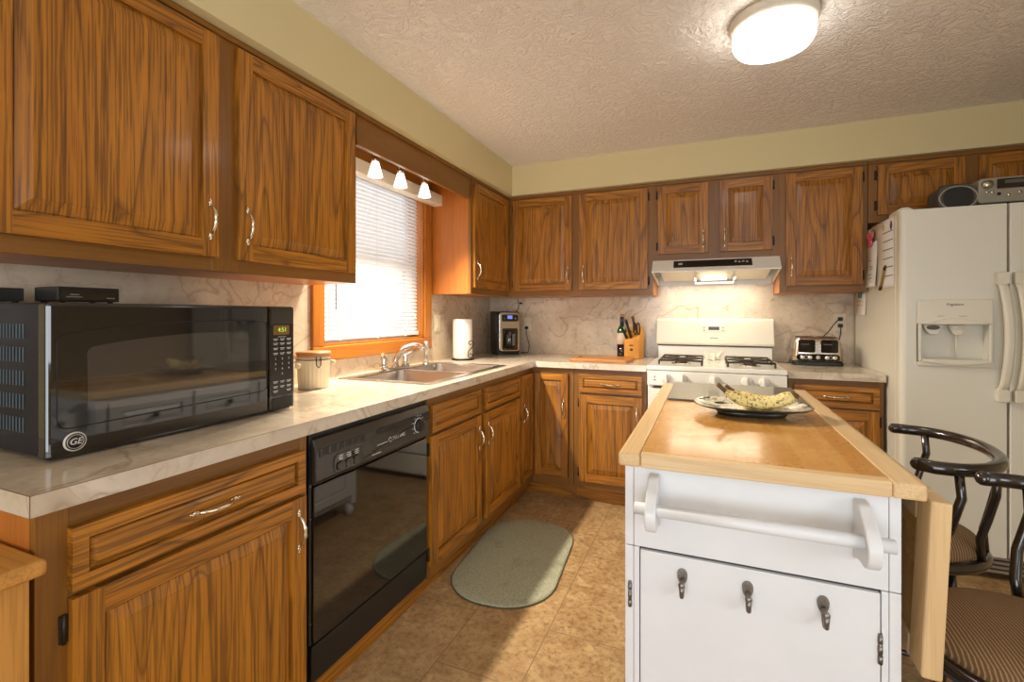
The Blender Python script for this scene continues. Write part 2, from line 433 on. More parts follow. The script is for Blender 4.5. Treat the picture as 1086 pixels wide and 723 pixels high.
b = MB(); b.box(0, -3.3, H, .004, WY0-.01, 1.40).box(0, WY1+.01, H, .004, 0, 1.40).box(0, WY0-.01, H, .004, WY1+.01, WZ0-.01); tag(b.build('trim_backsplash_left', lam_wall), 'beige marbled laminate splash panel on the sink wall', 'backsplash', kind='structure')
b = MB(); b.box(.004, -.004, H, 2.60, 0, 1.63); tag(b.build('trim_backsplash_back', lam_wall), 'beige marbled laminate splash panel behind the stove', 'backsplash', kind='structure')

# window over the sink
wr = thing('window_1', 'oak-cased double-hung window over the sink', 'window', (0, -1.475, 1.02)); wr['kind'] = 'structure'
oy, oz = 1.475, -1.02
def wbox(name, m, boxes, bevel=.003, parent=None):
    q = MB()
    for x0, y0, z0, x1, y1, z1 in boxes: q.box(x0, y0+oy, z0+oz, x1, y1+oy, z1+oz)
    return q.build(name, m, parent or wr, bevel=bevel)
OY0, OY1, OZ0, OZ1 = -1.99, -.957, 1.018, 2.122
wbox('casing', casing_wood['y'], [(.004, OY0, OZ0, .024, OY1, WZ0), (.004, OY0, WZ1, .024, OY1, OZ1)], .005)
wbox('casing', casing_wood['z'], [(.004, OY0, WZ0, .023, WY0, WZ1), (.004, WY1, WZ0, .023, OY1, WZ1)], .005)
wbox('jamb', casing_wood['z'], [(-.15, WY0, WZ0, .01, WY0+.012, WZ1), (-.15, WY1-.012, WZ0, .01, WY1, WZ1), (-.15, WY0, WZ0, .01, WY1, WZ0+.012), (-.15, WY0, WZ1-.012, .01, WY1, WZ1)], 0)
for zz0, zz1, xx in ((WZ0+.012, 1.575, -.10), (1.545, WZ1-.012, -.125)):
    y0, y1 = WY0+.012, WY1-.012
    sa = wbox('sash', white, [(xx, y0, zz0, xx+.024, y0+.035, zz1), (xx, y1-.035, zz0, xx+.024, y1, zz1), (xx, y0, zz0, xx+.024, y1, zz0+.035), (xx, y0, zz1-.035, xx+.024, y1, zz1)], 0)
    q = MB(); q.box(xx+.010, y0+.03+oy, zz0+.03+oz, xx+.014, y1-.03+oy, zz1-.03+oz); q.build('pane', pane_m, sa)
# unseen dining window, added to let in light, and glass door behind the camera
wr = thing('added_window', 'added wide white framed window on the unseen dining side', 'window', (XR, -4.1, .85)); wr['kind'] = 'structure'; oy, oz = 4.1, -.85
ox = -XR
q = MB()
for (y0, y1) in ((-4.95, -4.9), (-4.125, -4.075), (-3.3, -3.25)): q.box(.04, y0+oy, 0, .1, y1+oy, 1.2)
q.box(.04, -.85, 0, .1, .85, .05).box(.04, -.85, 1.15, .1, .85, 1.2); q.build('window_frame', white, wr)
q = MB(); q.box(.065, -.84, .02, .07, .84, 1.18); q.build('pane', pane_m, wr)
wr = thing('door_1', 'white framed sliding glass door behind the viewer', 'door', (1.55, YB, 0)); wr['kind'] = 'structure'
q = MB()
for x in (-1.1, -.03, 1.04): q.box(x, -.1, 0, x+.06, -.04, 2.1)
q.box(-1.1, -.1, 0, 1.1, -.04, .08).box(-1.1, -.1, 2.03, 1.1, -.04, 2.1); q.build('door_frame', white, wr)
q = MB(); q.box(-1.08, -.075, .05, 1.08, -.07, 2.06); q.build('pane', pane_m, wr)

# ------------------------------------------------------------------ cabinet builders (local frame: x width, -y front, z up)
def pull_mesh():
    q = MB(); L = .058
    pts, rs = [], []
    for i in range(17):
        t = -1+2*i/16
        pts.append((0, -.003-.024*(1-abs(t)**2.6) if abs(t) < .95 else -.003, t*L*.78)); rs.append(.0032+.0022*(1-t*t)+(.0012 if i % 4 == 2 else 0))
    q.tube(pts, rs, 8)
    for sgn in (-1, 1):
        for k, (z, r) in enumerate(((.78, .0065), (.88, .0055), (.97, .0045), (1.05, .003))):
            q.ell((.0012*(-1)**k, -.003, sgn*L*z), (r, .004, r*1.1), 5)
    return q
PULL = None
def pull(parent, x, y, z, horiz=False):
    global PULL
    if PULL is None:
        o = pull_mesh().build('handle', nickel, parent); PULL = o.data
    else:
        o = bpy.data.objects.new('handle', PULL); COL.objects.link(o); o.parent = parent
    o.location = (x, y, z)
    if horiz: o.rotation_euler = (0, PI/2, 0)
    return o
HINGE = None
def hinge(parent, x, y, z):
    global HINGE
    if HINGE is None:
        q = MB(); q.box(-.006, -.004, -.026, .006, .003, .026).tube([(0, -.005, -.028), (0, -.005, .028)], .0035, 8); o = q.build('hinge', hinge_metal, parent); HINGE = o.data
    else:
        o = bpy.data.objects.new('hinge', HINGE); COL.objects.link(o); o.parent = parent
    o.location = (x, y, z); return o
def raised(q, x0, x1, z0, z1, yf, sw, bev, th, mp=0, mv=0, mh=1):
    yo = yf-th
    q.box(x0, yo, z0, x0+sw, yf, z1, mv).box(x1-sw, yo, z0, x1, yf, z1, mv)
    q.box(x0+sw, yo, z0, x1-sw, yf, z0+sw, mh).box(x0+sw, yo, z1-sw, x1-sw, yf, z1, mh)
    def ring(ins, y): return [(x0+ins, y, z0+ins), (x1-ins, y, z0+ins), (x1-ins, y, z1-ins), (x0+ins, y, z1-ins)]
    R = [ring(sw-.008, yf-.002), ring(sw-.008, yo+.011), ring(sw+.005, yo+.011), ring(sw+.005, yo+.0085), ring(sw+bev, yo+.002), ring(sw+bev, yo+.0008), ring(sw+bev+.002, yo+.0008)]
    q.loft(R, mp)
def door(root, x0, x1, z0, z1, yf, handle=None, hz=None, hinges=None, loc=(0, 0, 0), rot=0, sw=.052, label=None):
    cx = (x0+x1)/2; cz = z0
    q = MB(); raised(q, x0-cx, x1-cx, 0, z1-z0, 0, sw, .034, .02)
    R = Matrix.Rotation(rot, 4, 'Z'); p = R @ Vector((cx, yf, cz)) + Vector(loc)
    d = q.build('door', [oak['z'], oak['x']], root, p, (0, 0, rot), bevel=.003)
    if label: d['label'] = label
    w = (x1-x0)/2
    if handle: pull(d, (-1 if handle == 'L' else 1)*(w-.03), -.02, (hz-z0))
    if hinges:
        s = -1 if hinges == 'L' else 1
        for z in (.055, z1-z0-.055): hinge(d, s*(w+.007), -.001, z)
    return d
def drawer(root, x0, x1, z0, z1, yf, handle=True, name='drawer'):
    cx = (x0+x1)/2
    q = MB(); raised(q, x0-cx, x1-cx, 0, z1-z0, 0, .026, .014, .02, 1, 1, 1)
    d = q.build(name, [oak['z'], oak['x']], root, (cx, yf, z0), bevel=.003)
    if handle: pull(d, 0, -.02, (z1-z0)/2, True)
    return d
def carcass(root, w, dep, z0, z1, stiles, rails, name='cabinet_box', side=None):
    """box with a face frame on the front: stiles = list of (x0,x1), rails = list of (z0,z1)"""
    q = MB()
    if z0 > .05: q.box(0, -dep+.018, z0, .016, -.006, z1-.001, 2).box(w-.016, -dep+.018, z0, w, -.006, z1-.001, 2).box(.016, -dep+.018, z0, w-.016, -.006, z0+.016, 2).box(.016, -.018, z0, w-.016, -.006, z1-.001, 2)
    else: q.box(0, -dep+.018, z0, w, -.006, z1, 2)
    o = q.build(name, [frame_wood['z'], frame_wood['x'], side or side_wood], root)
    q = MB()
    for a, c in stiles: q.box(a, -dep, z0, c, -dep+.018, z1, 0)
    for a, c in rails: q.box(stiles[0][1], -dep+.0006, a, stiles[-1][0], -dep+.0170, c, 1)
    q.build('face_frame', [frame_wood['z'], frame_wood['x']], root, bevel=.001)
    return o
def kick(root, x0, x1, dep, h=.098):
    q = MB(); q.box(x0, -dep, 0, x1, -dep+.02, h); q.build('toe_kick', oak['x'], root)

FX = .61
CT = H-T
CB = CT-.0015
# ---- base cabinets, sink wall (rotated +90: local x -> world Y, local -y -> world X)
R90 = PI/2
c = thing('base_cabinet', 'oak base cabinet under the microwave, one wide drawer over one door', 'cabinet', (0, -3.224, 0), R90, 'oak base cabinets')
carcass(c, .627, FX, .098, CB, [(0, .05), (.6, .627)], [(.098, .17), (.70, .735), (.83, CB)])
kick(c, 0, .627, .55)
drawer(c, .047, .605, .722, .842, -FX); door(c, .047, .608, .14, .708, -FX, 'R', .615, 'L')

c = thing('base_cabinet', 'oak sink base cabinet right of the dishwasher with two doors and false drawer fronts', 'cabinet', (0, -1.933, 0), R90, 'oak base cabinets')
carcass(c, 1.07, FX, .098, CB, [(0, .03), (.478, .562), (1.035, 1.07)], [(.098, .17), (.70, .735), (.83, CB)])
kick(c, 0, 1.07, .55)
drawer(c, .017, .491, .732, .848, -FX, False, 'false_drawer_front'); drawer(c, .548, 1.053, .732, .848, -FX, False, 'false_drawer_front')
door(c, .012, .494, .150, .715, -FX, 'R', .60, 'L'); door(c, .548, 1.053, .150, .715, -FX, 'L', .60, 'R')

# ---- corner unit
c = thing('corner_cabinet', 'oak corner base cabinet with two hinged leaves folding into the corner', 'cabinet', (0, 0, 0), 0, 'oak base cabinets')
q = MB(); q.prism([(.006, -.86), (FX-.018, -.86), (FX-.018, -FX+.018), (.90, -FX+.018), (.90, -.006), (.006, -.006)], 'z', .098, CB); q.build('cabinet_box', side_wood, c)
q = MB(); q.box(FX-.018, -.862, .098, FX, -.845, CB).box(.872, -FX, .098, .903, -FX+.018, CB); q.box(FX-.018, -.845, .85, FX, -FX, CB, 1).box(FX-.018, -FX, .85, .872, -FX+.018, CB, 1).box(FX-.018, -.845, .098, FX, -FX, .16, 1).box(FX-.018, -FX, .098, .872, -FX+.018, .16, 1)
q.build('face_frame', [frame_wood['z'], frame_wood['x']], c, bevel=.001)
q = MB(); q.box(.53, -.862, 0, .55, -.53, .098).box(.53, -.55, 0, .903, -.53, .098); q.build('toe_kick', oak['x'], c)
door(c, .862-.848, .862-.634, .160, .848, -FX, 'L', .60, None, (0, -.862, 0), R90, .045)
door(c, .634, .868, .160, .848, -FX, 'R', .62, None, sw=.045)

c = thing('base_cabinet', 'oak base cabinet left of the stove, drawer over one door', 'cabinet', (.905, 0, 0), 0, 'oak base cabinets')
carcass(c, .468, FX, .098, CB, [(0, .045), (.438, .468)], [(.098, .17), (.71, .74), (.845, CB)])
kick(c, 0, .468, .55)
drawer(c, .04, .442, .736, .852, -FX); door(c, .04, .442, .150, .718, -FX, 'R', .60, 'L')
c = thing('base_cabinet', 'oak base cabinet between the stove and the refrigerator', 'cabinet', (2.148, 0, 0), 0, 'oak base cabinets')
carcass(c, .443, FX, .098, CB, [(0, .03), (.415, .443)], [(.098, .17), (.71, .745), (.85, CB)])
kick(c, 0, .443, .55)
drawer(c, .028, .420, .740, .855, -FX); door(c, .028, .420, .150, .728, -FX, 'L', .60, 'R')

# ---- wall cabinets
UD, UZ = .304, 1.3807
hU = SZ-UZ
def upper(name, label, loc, rz, w, z0, doors, hz=.155):
    c = thing(name, label, 'cabinet', (loc[0], loc[1], z0), rz, 'oak wall cabinets')
    h = SZ-z0-.001
    st = [(0, max(doors[0][0]+.012, .02))]
    for i in range(len(doors)-1): st.append((doors[i][1]-.012, doors[i+1][0]+.012))
    st.append((min(doors[-1][1]-.012, w-.02), w))
    carcass(c, w, UD, 0, h, st, [(0, .05), (h-.045, h)])
    q = MB(); q.box(0, -UD-.010, h-.020, w, -UD, h); q.build('top_moulding', frame_wood['x'], c, bevel=.003)
    for x0, x1, hs, hg in doors: door(c, x0, x1, .042, 2.112-z0, -UD, hs, hz, hg)
    return c
upper('wall_cabinet', 'oak double-door wall cabinet above the microwave', (0, -3.255), R90, 1.231, UZ, [(.06, .588, 'R', None), (.655, 1.204, 'L', 'R')])
upper('wall_cabinet', 'oak single-door wall cabinet right of the sink window', (0, -.937), R90, .633, UZ, [(.026, .588, 'L', 'R')])
upper('wall_cabinet', 'oak double-door wall cabinet above the wine bottle and knife block', (.304, 0), 0, 1.078, UZ, [(.044, .507, 'R', 'L'), (.563, 1.042, 'L', 'R')])
upper('wall_cabinet', 'short oak double-door wall cabinet above the range hood', (1.382, 0), 0, .760, 1.611, [(.032, .348, 'R', 'L'), (.416, .721, 'L', 'R')], .13)
upper('wall_cabinet', 'oak single-door wall cabinet above the toaster', (2.142, 0), 0, .455, UZ, [(.033, .427, 'L', 'R')])
upper('wall_cabinet', 'oak double-door wall cabinet above the refrigerator', (2.600, 0), 0, .93, 1.782, [(.042, .44, 'R', 'L'), (.496, .89, 'L', 'R')], .10)
q = MB(); q.box(.284, -2.022, 1.992, .304, -.939, SZ-.001).box(.304, -2.022, 1.992, .309, -.939, 2.015).box(.304, -2.022, SZ-.021, .314, -.939, SZ-.001)
tag(q.build('valance_board', frame_wood['y'], loc=(0, 0, 0), bevel=.003), 'plain brown wooden valance board bridging the cabinets over the sink window', 'valance')

# ---- worktops
SX0, SX1, SY0, SY1 = .075, .565, -1.835, -1.02
CDp = .6411
q = MB(); q.box(.004, -3.243, CT, CDp, SY0, H).box(.004, SY0, CT, SX0, SY1, H).box(SX1, SY0, CT, CDp, SY1, H).box(.004, SY1, CT, CDp, -.004, H).box(CDp, -CDp, CT, 1.3765, -.004, H)
tag(q.build('countertop', lam_top), 'L-shaped beige marbled laminate countertop around the sink', 'countertop')
q = MB(); q.box(2.144, -CDp, CT, 2.592, -.004, H)
tag(q.build('countertop', lam_top), 'short beige marbled countertop under the toaster', 'countertop')
# dark seam lines where the edge band meets the top
q = MB()
q.box(CDp-.0012, -3.243, H-.0006, CDp+.0004, -CDp, H+.0003).box(CDp, -CDp-.0004, H-.0006, 1.3765, -CDp+.0012, H+.0003)
q.box(.004, -3.2434, H-.0006, CDp, -3.2418, H+.0003).box(CDp-.0012, -3.2434, CT, CDp+.0004, -3.2422, H)
o = q.build('edge_seam', plain('seam_brown', lin(120, 98, 76), .5)); o.parent = [x for x in COL.objects if x.name == 'countertop'][0]

# ------------------------------------------------------------------ dishwasher
dw = thing('dishwasher', 'black built-in dishwasher between the microwave cabinet and the sink cabinet', 'dishwasher', (0, -2.592, 0), R90)
w = .654; f = -.618
q = MB(); q.box(.004, -.60, .10, w-.004, -.02, CT-.01); q.build('tub', blackplastic, dw)
q = MB(); q.box(.014, f, .235, w-.006, f+.03, .716); q.build('door_panel', blackgloss, dw, bevel=.004)
q = MB(); q.box(.002, f+.006, .235, .013, f+.03, CT-.012)
for z in (.30, .62, .72): q.lathe([(.0025, -.001), (.0025, .0)], (.0075, f+.0055, z), 8, 1, 'y')
q.build('side_trim', [blackplastic, dim_mark], dw)
q = MB(); q.prism([(f-.004, .722), (f-.014, .735), (f-.012, .828), (f-.002, .862), (f+.03, .862), (f+.03, .722)], 'x', .012, w-.004)
cp = q.build('control_panel', dw_panel, dw, bevel=.003)
q = MB(); q.box(.024, f-.0135, .806, .235, f+.0, .83)
q.build('vent', blackplastic, cp)
q = MB()
for k in range(6): q.box(.03+.034*k, f-.0145, .805, .036+.034*k, f-.004, .832)
q.build('vent_fin', dw_panel, cp)
q = MB(); q.box(.30, f-.0135, .812, .645, f-.002, .832); q.build('handle_slot', blackplastic, cp)
q = MB(); q.rrect(.085, .738, .225, .796, .02, 'y', f-.0155, f-.012); q.build('button_recess', blackgloss, cp)
for k in range(3):
    q = MB(); q.rrect(.098+.037*k, .742, .132+.037*k, .770, .012, 'y', f-.021, f-.014); q.build('button', dw_panel, cp, bevel=.001)
q = MB(); q.lathe([(.031, -.0005), (.031, -.002), (.0, -.002)], (.562, f-.0125, .79), 32, 0, 'y')
dl = q.build('dial_ring', grey_mark, cp)
q = MB(); q.lathe([(.027, -.001), (.026, -.012), (.022, -.014), (.001, -.014)], (.562, f-.0125, .79), 32, 0, 'y').box(.556, f-.030, .767, .568, f-.02, .813); q.build('dial', blackplastic, cp, bevel=.001)
q = MB()
for k in range(9):
    a = math.radians(-20+k*30); q.box(.562+.040*math.cos(a)-.005, f-.0142, .79+.040*math.sin(a)-.0012, .562+.040*math.cos(a)+.005, f-.0128, .79+.040*math.sin(a)+.0012)
for k in range(3):
    for j in range(3): q.box(.108+.037*k-.004*j % .007, f-.0165, .776+.006*j, .124+.037*k, f-.0155, .7785+.006*j)
q.box(.30, f-.0142, .772, .36, f-.0128, .7745).box(.27, f-.0142, .744, .32, f-.0128, .747); q.build('printed_mark', grey_mark, cp)
lettering('MAYTAG', .019, grey_mark, cp, (.43, f-.0135, .777), (PI/2, 0, 0))
q = MB(); q.tube([(.375+.008*math.cos(a*PI/6), f-.0138, .777+.008*math.sin(a*PI/6)) for a in range(12)], .0012, 6, closed=True); q.build('emblem', grey_mark, cp)
q = MB(); q.tube([(.02+.62*t, f-.0145, .738+.075*t*t*(3-2*t)-.01) for t in [i/20 for i in range(21)]], .0012, 6); q.build('trim_line', blackplastic, cp)
q = MB(); q.box(.01, f+.004, .115, w-.006, f+.03, .226); q.build('kick_panel', blackplastic, dw, bevel=.003)
q = MB(); q.box(0, -.56, 0, w, -.54, .10); tag(q.build('toe_kick_board', oak['x'], loc=(0, -2.592, 0), rot=(0, 0, R90)), 'oak toe board on the floor under the dishwasher', 'board')

# ------------------------------------------------------------------ sink and taps
sk = thing('sink', 'stainless steel double-bowl drop-in sink in the countertop', 'sink', (.32, -1.43, H))
def bowl(y0, y1, name):
    q = MB(); x0, x1 = .115, .545
    def ring(i, z): return [(a-.32, bb+1.43, z) for a, bb in rr(x0+i, y0+i, x1-i, y1-i, .05, 5)]
    q.loft([ring(-.002, .003), ring(0, -.004), ring(.008, -.15), ring(.03, -.17), ring(.12, -.175)], 0, True, cap=False)
    q.add(ring(.12, -.175), [tuple(range(24))]); q.lathe([(.035, -.174), (.03, -.172), (.001, -.173)], ((x0+x1)/2-.32, (y0+y1)/2+1.43, 0), 20, 0)
    return q.build(name, steel, sk)
Y0s, Ym, Y1s = -1.825, -1.43, -1.03
# rim as strips around the bowls
q = MB()
rx0, rx1, ry0, ry1 = .055-.32, .585-.32, -1.862+1.43, -.995+1.43
zt = .006
q.box(rx0, ry0, 0.0005, .117-.32, ry1, zt).box(.543-.32, ry0, 0.0005, rx1, ry1, zt).box(.117-.32, ry0, .0005, .543-.32, -1.823+1.43, zt).box(.117-.32, -1.045+1.43, .0005, .543-.32, ry1, zt).box(.117-.32, -1.445+1.43, .0005, .543-.32, -1.415+1.43, zt)
q.build('rim', steel, sk, bevel=.002)
bowl(-1.825, -1.443, 'bowl'); bowl(-1.417, -1.043, 'bowl')

fc = thing('faucet', 'chrome two-handle kitchen faucet on the back rim of the sink', 'faucet', (.088, -1.45, H+.0065))
q = MB(); q.rrect(-.028, -.125, .028, .125, .026, 'z', 0, .016); q.build('base_plate', chrome, fc, bevel=.004)
q = MB(); q.tube([(0, 0, .012), (0, .005, .05), (.02, .01, .09), (.06, .015, .122), (.11, .02, .138), (.15, .022, .138), (.168, .023, .128), (.172, .023, .112)], [.022, .018, .016, .015, .0145, .0145, .015, .0155], 14); q.build('spout', chrome, fc)
for s in (-1, 1):
    q = MB(); q.lathe([(.024, .012), (.022, .03), (.014, .05), (.018, .066), (.014, .078), (.001, .08)], (0, s*.1, 0), 20)
    q.tube([(0, s*.1, .072), (.02, s*.125, .085), (.03, s*.15, .098)], [.008, .007, .009], 8); q.build('tap_handle', chrome, fc)
sp = thing('sink_sprayer', 'chrome pull-out sprayer standing right of the faucet', 'sprayer', (.088, -1.125, H+.0065))
q = MB(); q.lathe([(.024, 0), (.024, .006), (.014, .012)], (0, 0, 0), 20); q.build('collar', chrome, sp)
q = MB(); q.lathe([(.012, .01), (.015, .03), (.013, .07), (.014, .1), (.017, .125), (.015, .142), (.001, .145)], (0, 0, 0), 20)
for k in range(4): q.ell((.012, 0, .04+.025*k), (.007, .007, .008), 5)
q.build('spray_head', chrome, sp)

# ------------------------------------------------------------------ window blind and the spot lamps
bl = thing('window_blind', 'white horizontal slatted blind lowered over the sink window', 'blind', (-.03, -1.475, 1.1))
q = MB(); n = 40; z0, z1 = 1.135, 2.02
for k in range(n):
    z = z0+(z1-z0)*k/(n-1)-1.1; a = math.radians(62)
    dx, dz = .0125*math.cos(a), .0125*math.sin(a)
    q.add([(-dx, -.415, z+dz), (dx, -.415, z-dz), (dx, .412, z-dz), (-dx, .412, z+dz), (.002, -.415, z+.002), (.002, .412, z+.002)], [(0, 4, 5, 3), (4, 1, 2, 5)])
q.build('slats', slat_m, bl)
q = MB(); q.rrect(-.014, .013, .016, .036, .006, 'y', -.418, .416); br_ = q.build('bottom_rail', white, bl)
q = MB()
for y in (-.3, 0, .27): q.box(-.016, y-.008, .012, .018, y+.008, .037)
q.build('rail_clip', white, br_)
q = MB(); q.box(-.018, -.418, .915, .018, .416, .94); q.build('headrail', white, bl)
q = MB(); q.tube([(.022, -.335, .9), (.024, -.335, .165)], .0035, 8); q.build('wand', plain('wand_grey', lin(150, 140, 132), .3), bl)
q = MB()
for y in (-.3, 0, .27): q.tube([(.012, y, .92), (.012, y, .03)], .0008, 5)
q.build('ladder_cord', white, bl)
q = MB(); q.tube([(.02, .37, .90), (.02, .37, .13)], .001, 5).lathe([(.003, .10), (.005, .13), (.002, .14)], (.02, .37, 0), 10); q.build('pull_cord', plain('cord_grey', lin(190, 184, 176), .6), bl)
q = MB(); q.box(.0545, -.455, .868, .12, .564, .94); q.box(.02, -.455, .918, .0545, .564, .94); q.build('valance', cream_app, bl, bevel=.003)

tl = thing('track_light', 'row of three lit glass bell spotlights hanging under the soffit over the sink', 'light fixture', (.23, -1.6, SZ-.001))
q = MB(); q.box(-.012, -.30, -.028, .012, .30, 0); q.build('rail', plain('rail_white', lin(226, 214, 196), .4), tl)
frost = NT('frosted_shade'); frost.done((1, .95, .86, 1), .3); frost.b.inputs['Emission Color'].default_value = (1, .9, .74, 1); frost.b.inputs['Emission Strength'].default_value = 2.6
for Yb in (-1.800, -1.595, -1.365):
    y = Yb+1.6
    q = MB(); q.tube([(0, y, -.02), (0, y, -.105)], .006, 10).lathe([(.016, -.158), (.018, -.145), (.018, -.115), (.012, -.105), (.001, -.104)], (0, y, 0), 18)
    q.tube([(0, y-.024, -.108), (0, y+.024, -.108)], .006, 8)
    hd = q.build('spot_head', chrome, tl)
    q = MB(); q.lathe([(.015, -.152), (.019, -.162), (.027, -.192), (.036, -.226), (.034, -.226), (.025, -.192), (.014, -.162)], (0, y, 0), 24); q.build('shade', frost.mat, hd)
    q = MB(); q.ell((0, y, -.194), (.013, .013, .022), 8); q.build('bulb', bulb_glow, hd)
    light('spot_lamp', 'SPOT', (.23, Yb, SZ-.236), 66, (1, .89, .72), (0, math.radians(-24), 0), radius=.022, spot=math.radians(124), blend=.6)
q = MB(); q.tube([(0, -.2, -.09), (.015, -.15, -.105), (.02, -.08, -.11), (.01, -.02, -.09)], .002, 6); q.build('lamp_wire', nickel, tl)

# ------------------------------------------------------------------ ceiling lamp
cl = thing('ceiling_lamp', 'round flush ceiling lamp with a glowing white drum diffuser', 'lamp', (1.96, -1.64, ZC))
q = MB(); q.lathe([(.149, 0), (.151, -.012), (.149, -.034), (.144, -.042), (.138, -.044)], (0, 0, 0), 48); q.lathe([(.003, -.02), (.004, -.028)], (.02, -.149, 0), 8); q.build('base_ring', plain('lamp_base', lin(206, 196, 178), .4), cl)
q = MB(); q.lathe([(.137, -.040), (.139, -.055), (.139, -.090), (.128, -.108), (.09, -.118), (.001, -.121)], (0, 0, 0), 48); q.build('diffuser', lamp_glow, cl)

# ------------------------------------------------------------------ microwave
mw = thing('microwave', 'large black countertop microwave oven near the left end of the counter', 'microwave', (0, -3.135, H+.001), R90)
mh = 1.272-H-.001; wv = .652
q = MB(); q.box(.006, -.400, .008, wv-.006, -.02, mh)
q.build('body', blackside, mw, bevel=.004)
q = MB()
for r_ in range(5):
    for k in range(9): q.box(.0045, -.335+.014*k, .055+r_*.052, .0065, -.3325+.014*k, .088+r_*.052)
q.build('side_vent', plain('vent_silver', lin(80, 96, 104), .3), mw)
q = MB()
for x in (.05, .6):
    for y in (-.36, -.06): q.lathe([(.014, 0), (.014, .009)], (x, y, 0), 14)
q.build('foot', blackplastic, mw)
q = MB(); q.box(.0, -.439, .004, .549, -.402, mh-.001)
dr = q.build('door', blackgloss, mw, bevel=.008, seg=3)
def arch(x0, x1, z0l, z0r, z1l, z1r, bow, y0, y1, rad=.02):
    P = []
    n = 14
    def top(t): return z1l+(z1r-z1l)*t+bow*4*t*(1-t)
    def bot(t): return z0l+(z0r-z0l)*t
    for i in range(n+1):
        t = i/n; P.append((x0+(x1-x0)*t, bot(t)))
    for i in range(n+1):
        t = 1-i/n; P.append((x0+(x1-x0)*t, top(t)))
    out = []
    N = len(P)
    for i, p in enumerate(P):
        if i in (0, n, n+1, N-1):
            a = Vector(P[i-1]); c_ = Vector(p); d_ = Vector(P[(i+1) % N])
            u = c_+(a-c_).normalized()*min(rad, (a-c_).length*.8); v = c_+(d_-c_).normalized()*min(rad, (d_-c_).length*.8)
            for k in range(5):
                t = k/4; out.append(tuple(u*(1-t)**2+c_*2*t*(1-t)+v*t*t))
        else: out.append(p)
    return out
wl = arch(.018, .545, .066, .076, .274, .295, .012, 0, 0, .025)
q = MB(); q.tube([(x, -.4392, z) for x, z in wl], .0013, 6, closed=True); q.build('window_groove', plain('groove_black', lin(4, 4, 5), .6), dr)
q = MB(); q.prism(arch(.072, .478, .098, .092, .242, .262, .012, 0, 0, .015), 'y', -.4397, -.4385); q.build('window', mesh_win, dr)
q = MB(); q.lathe([(.021, 0), (.021, -.0025), (.018, -.003), (.0, -.003)], (.049, -.439, .036), 32, 0, 'y'); lg = q.build('badge', plain('badge_silver', lin(206, 198, 182), .35), dr)
q = MB(); q.lathe([(.0182, 0), (.0182, -.0004), (.001, -.0004)], (.049, -.442, .036), 32, 0, 'y'); q.build('badge_disc', blackplastic, lg)
lettering('GE', .019, plain('badge_light', lin(216, 208, 192), .35), lg, (.049, -.4428, .036), (PI/2, 0, 0), shear=.25)
q = MB(); q.tube([(.049+0.0150*math.cos(a*PI/12), -.4428, .036+.0150*math.sin(a*PI/12)) for a in range(24)], .0006, 5, closed=True); q.build('badge_ring', grey_mark, lg)
q = MB(); q.box(.5515, -.439, .004, wv, -.402, mh-.001); cp = q.build('control_panel', blackgloss, mw, bevel=.008, seg=3)
q = MB(); q.rrect(.559, .052, .644, .286, .012, 'y', -.4402, -.438); kp = q.build('keypad', plain('keypad_black', lin(30, 28, 27), .25), cp)
q = MB(); q.rrect(.566, .250, .628, .281, .004, 'y', -.4412, -.4395); q.build('display', amber_lcd, kp)
lettering('4:51', .020, green_lcd, kp, (.600, -.4415, .266), (PI/2, 0, 0), name='clock_digits')
q = MB()
for r_, z in enumerate((.236, .222, .206, .190, .098, .082, .068)):
    for k in range(3):
        if r_ == 6 and k == 1: continue
        for j in range(2): q.box(.566+.026*k+(.002 if j else 0), -.4409, z-.004*j, .566+.026*k+.018-(.003 if j else 0), -.4400, z+.0018-.004*j)
q.box(.585, -.4409, .243, .615, -.4400, .2445); q.build('key_lettering', grey_mark, kp)
for i, ch in enumerate('1234567890'):
    lettering(ch, .009, grey_mark, kp, (.575+.026*(i % 3) if i < 9 else .601, -.4405, .172-.0165*(i//3)), (PI/2, 0, 0), .0003, 'digit')
q = MB(); q.rrect(.562, .010, .640, .046, .006, 'y', -.4412, -.438); q.build('open_button', blackplastic, cp, bevel=.001)

q = MB(); q.rrect(0, 0, .127, .039, .003, 'x', -.052, .052)
cb = thing('cable_box', 'small black set-top box with tiny lettering on top of the microwave', 'set-top box', (.248, -2.991, 1.2735), R90)
q = MB(); q.rrect(-.064, .004, .064, .039, .003, 'y', -.052, .05); q.build('casing', blackplastic, cb, bevel=.001)
q = MB(); q.box(-.058, -.0535, .008, .06, -.0515, .030); q.build('front_panel', blackgloss, cb)
q = MB(); q.box(-.040, -.0542, .019, -.022, -.053, .0215).box(-.048, -.0542, .0135, -.016, -.053, .0155).box(.035, -.0542, .012, .053, -.053, .014); q.build('printed_mark', dim_mark, cb)
q = MB()
for x in (-.05, .05):
    for y in (-.04, .04): q.lathe([(.006, 0), (.006, .005)], (x, y, 0), 10)
q.build('foot', blackplastic, cb)
cb = thing('cable_box', 'black set-top box further back at the left end of the microwave top', 'set-top box', (.105, -3.095, 1.2735), R90)
q = MB(); q.rrect(-.034, .004, .03, .036, .003, 'y', -.07, .07); q.build('casing', blackplastic, cb, bevel=.001)
q = MB()
for x in (-.025, .022):
    for y in (-.05, .05): q.lathe([(.006, 0), (.006, .005)], (x, y, 0), 10)
q.build('foot', blackplastic, cb)

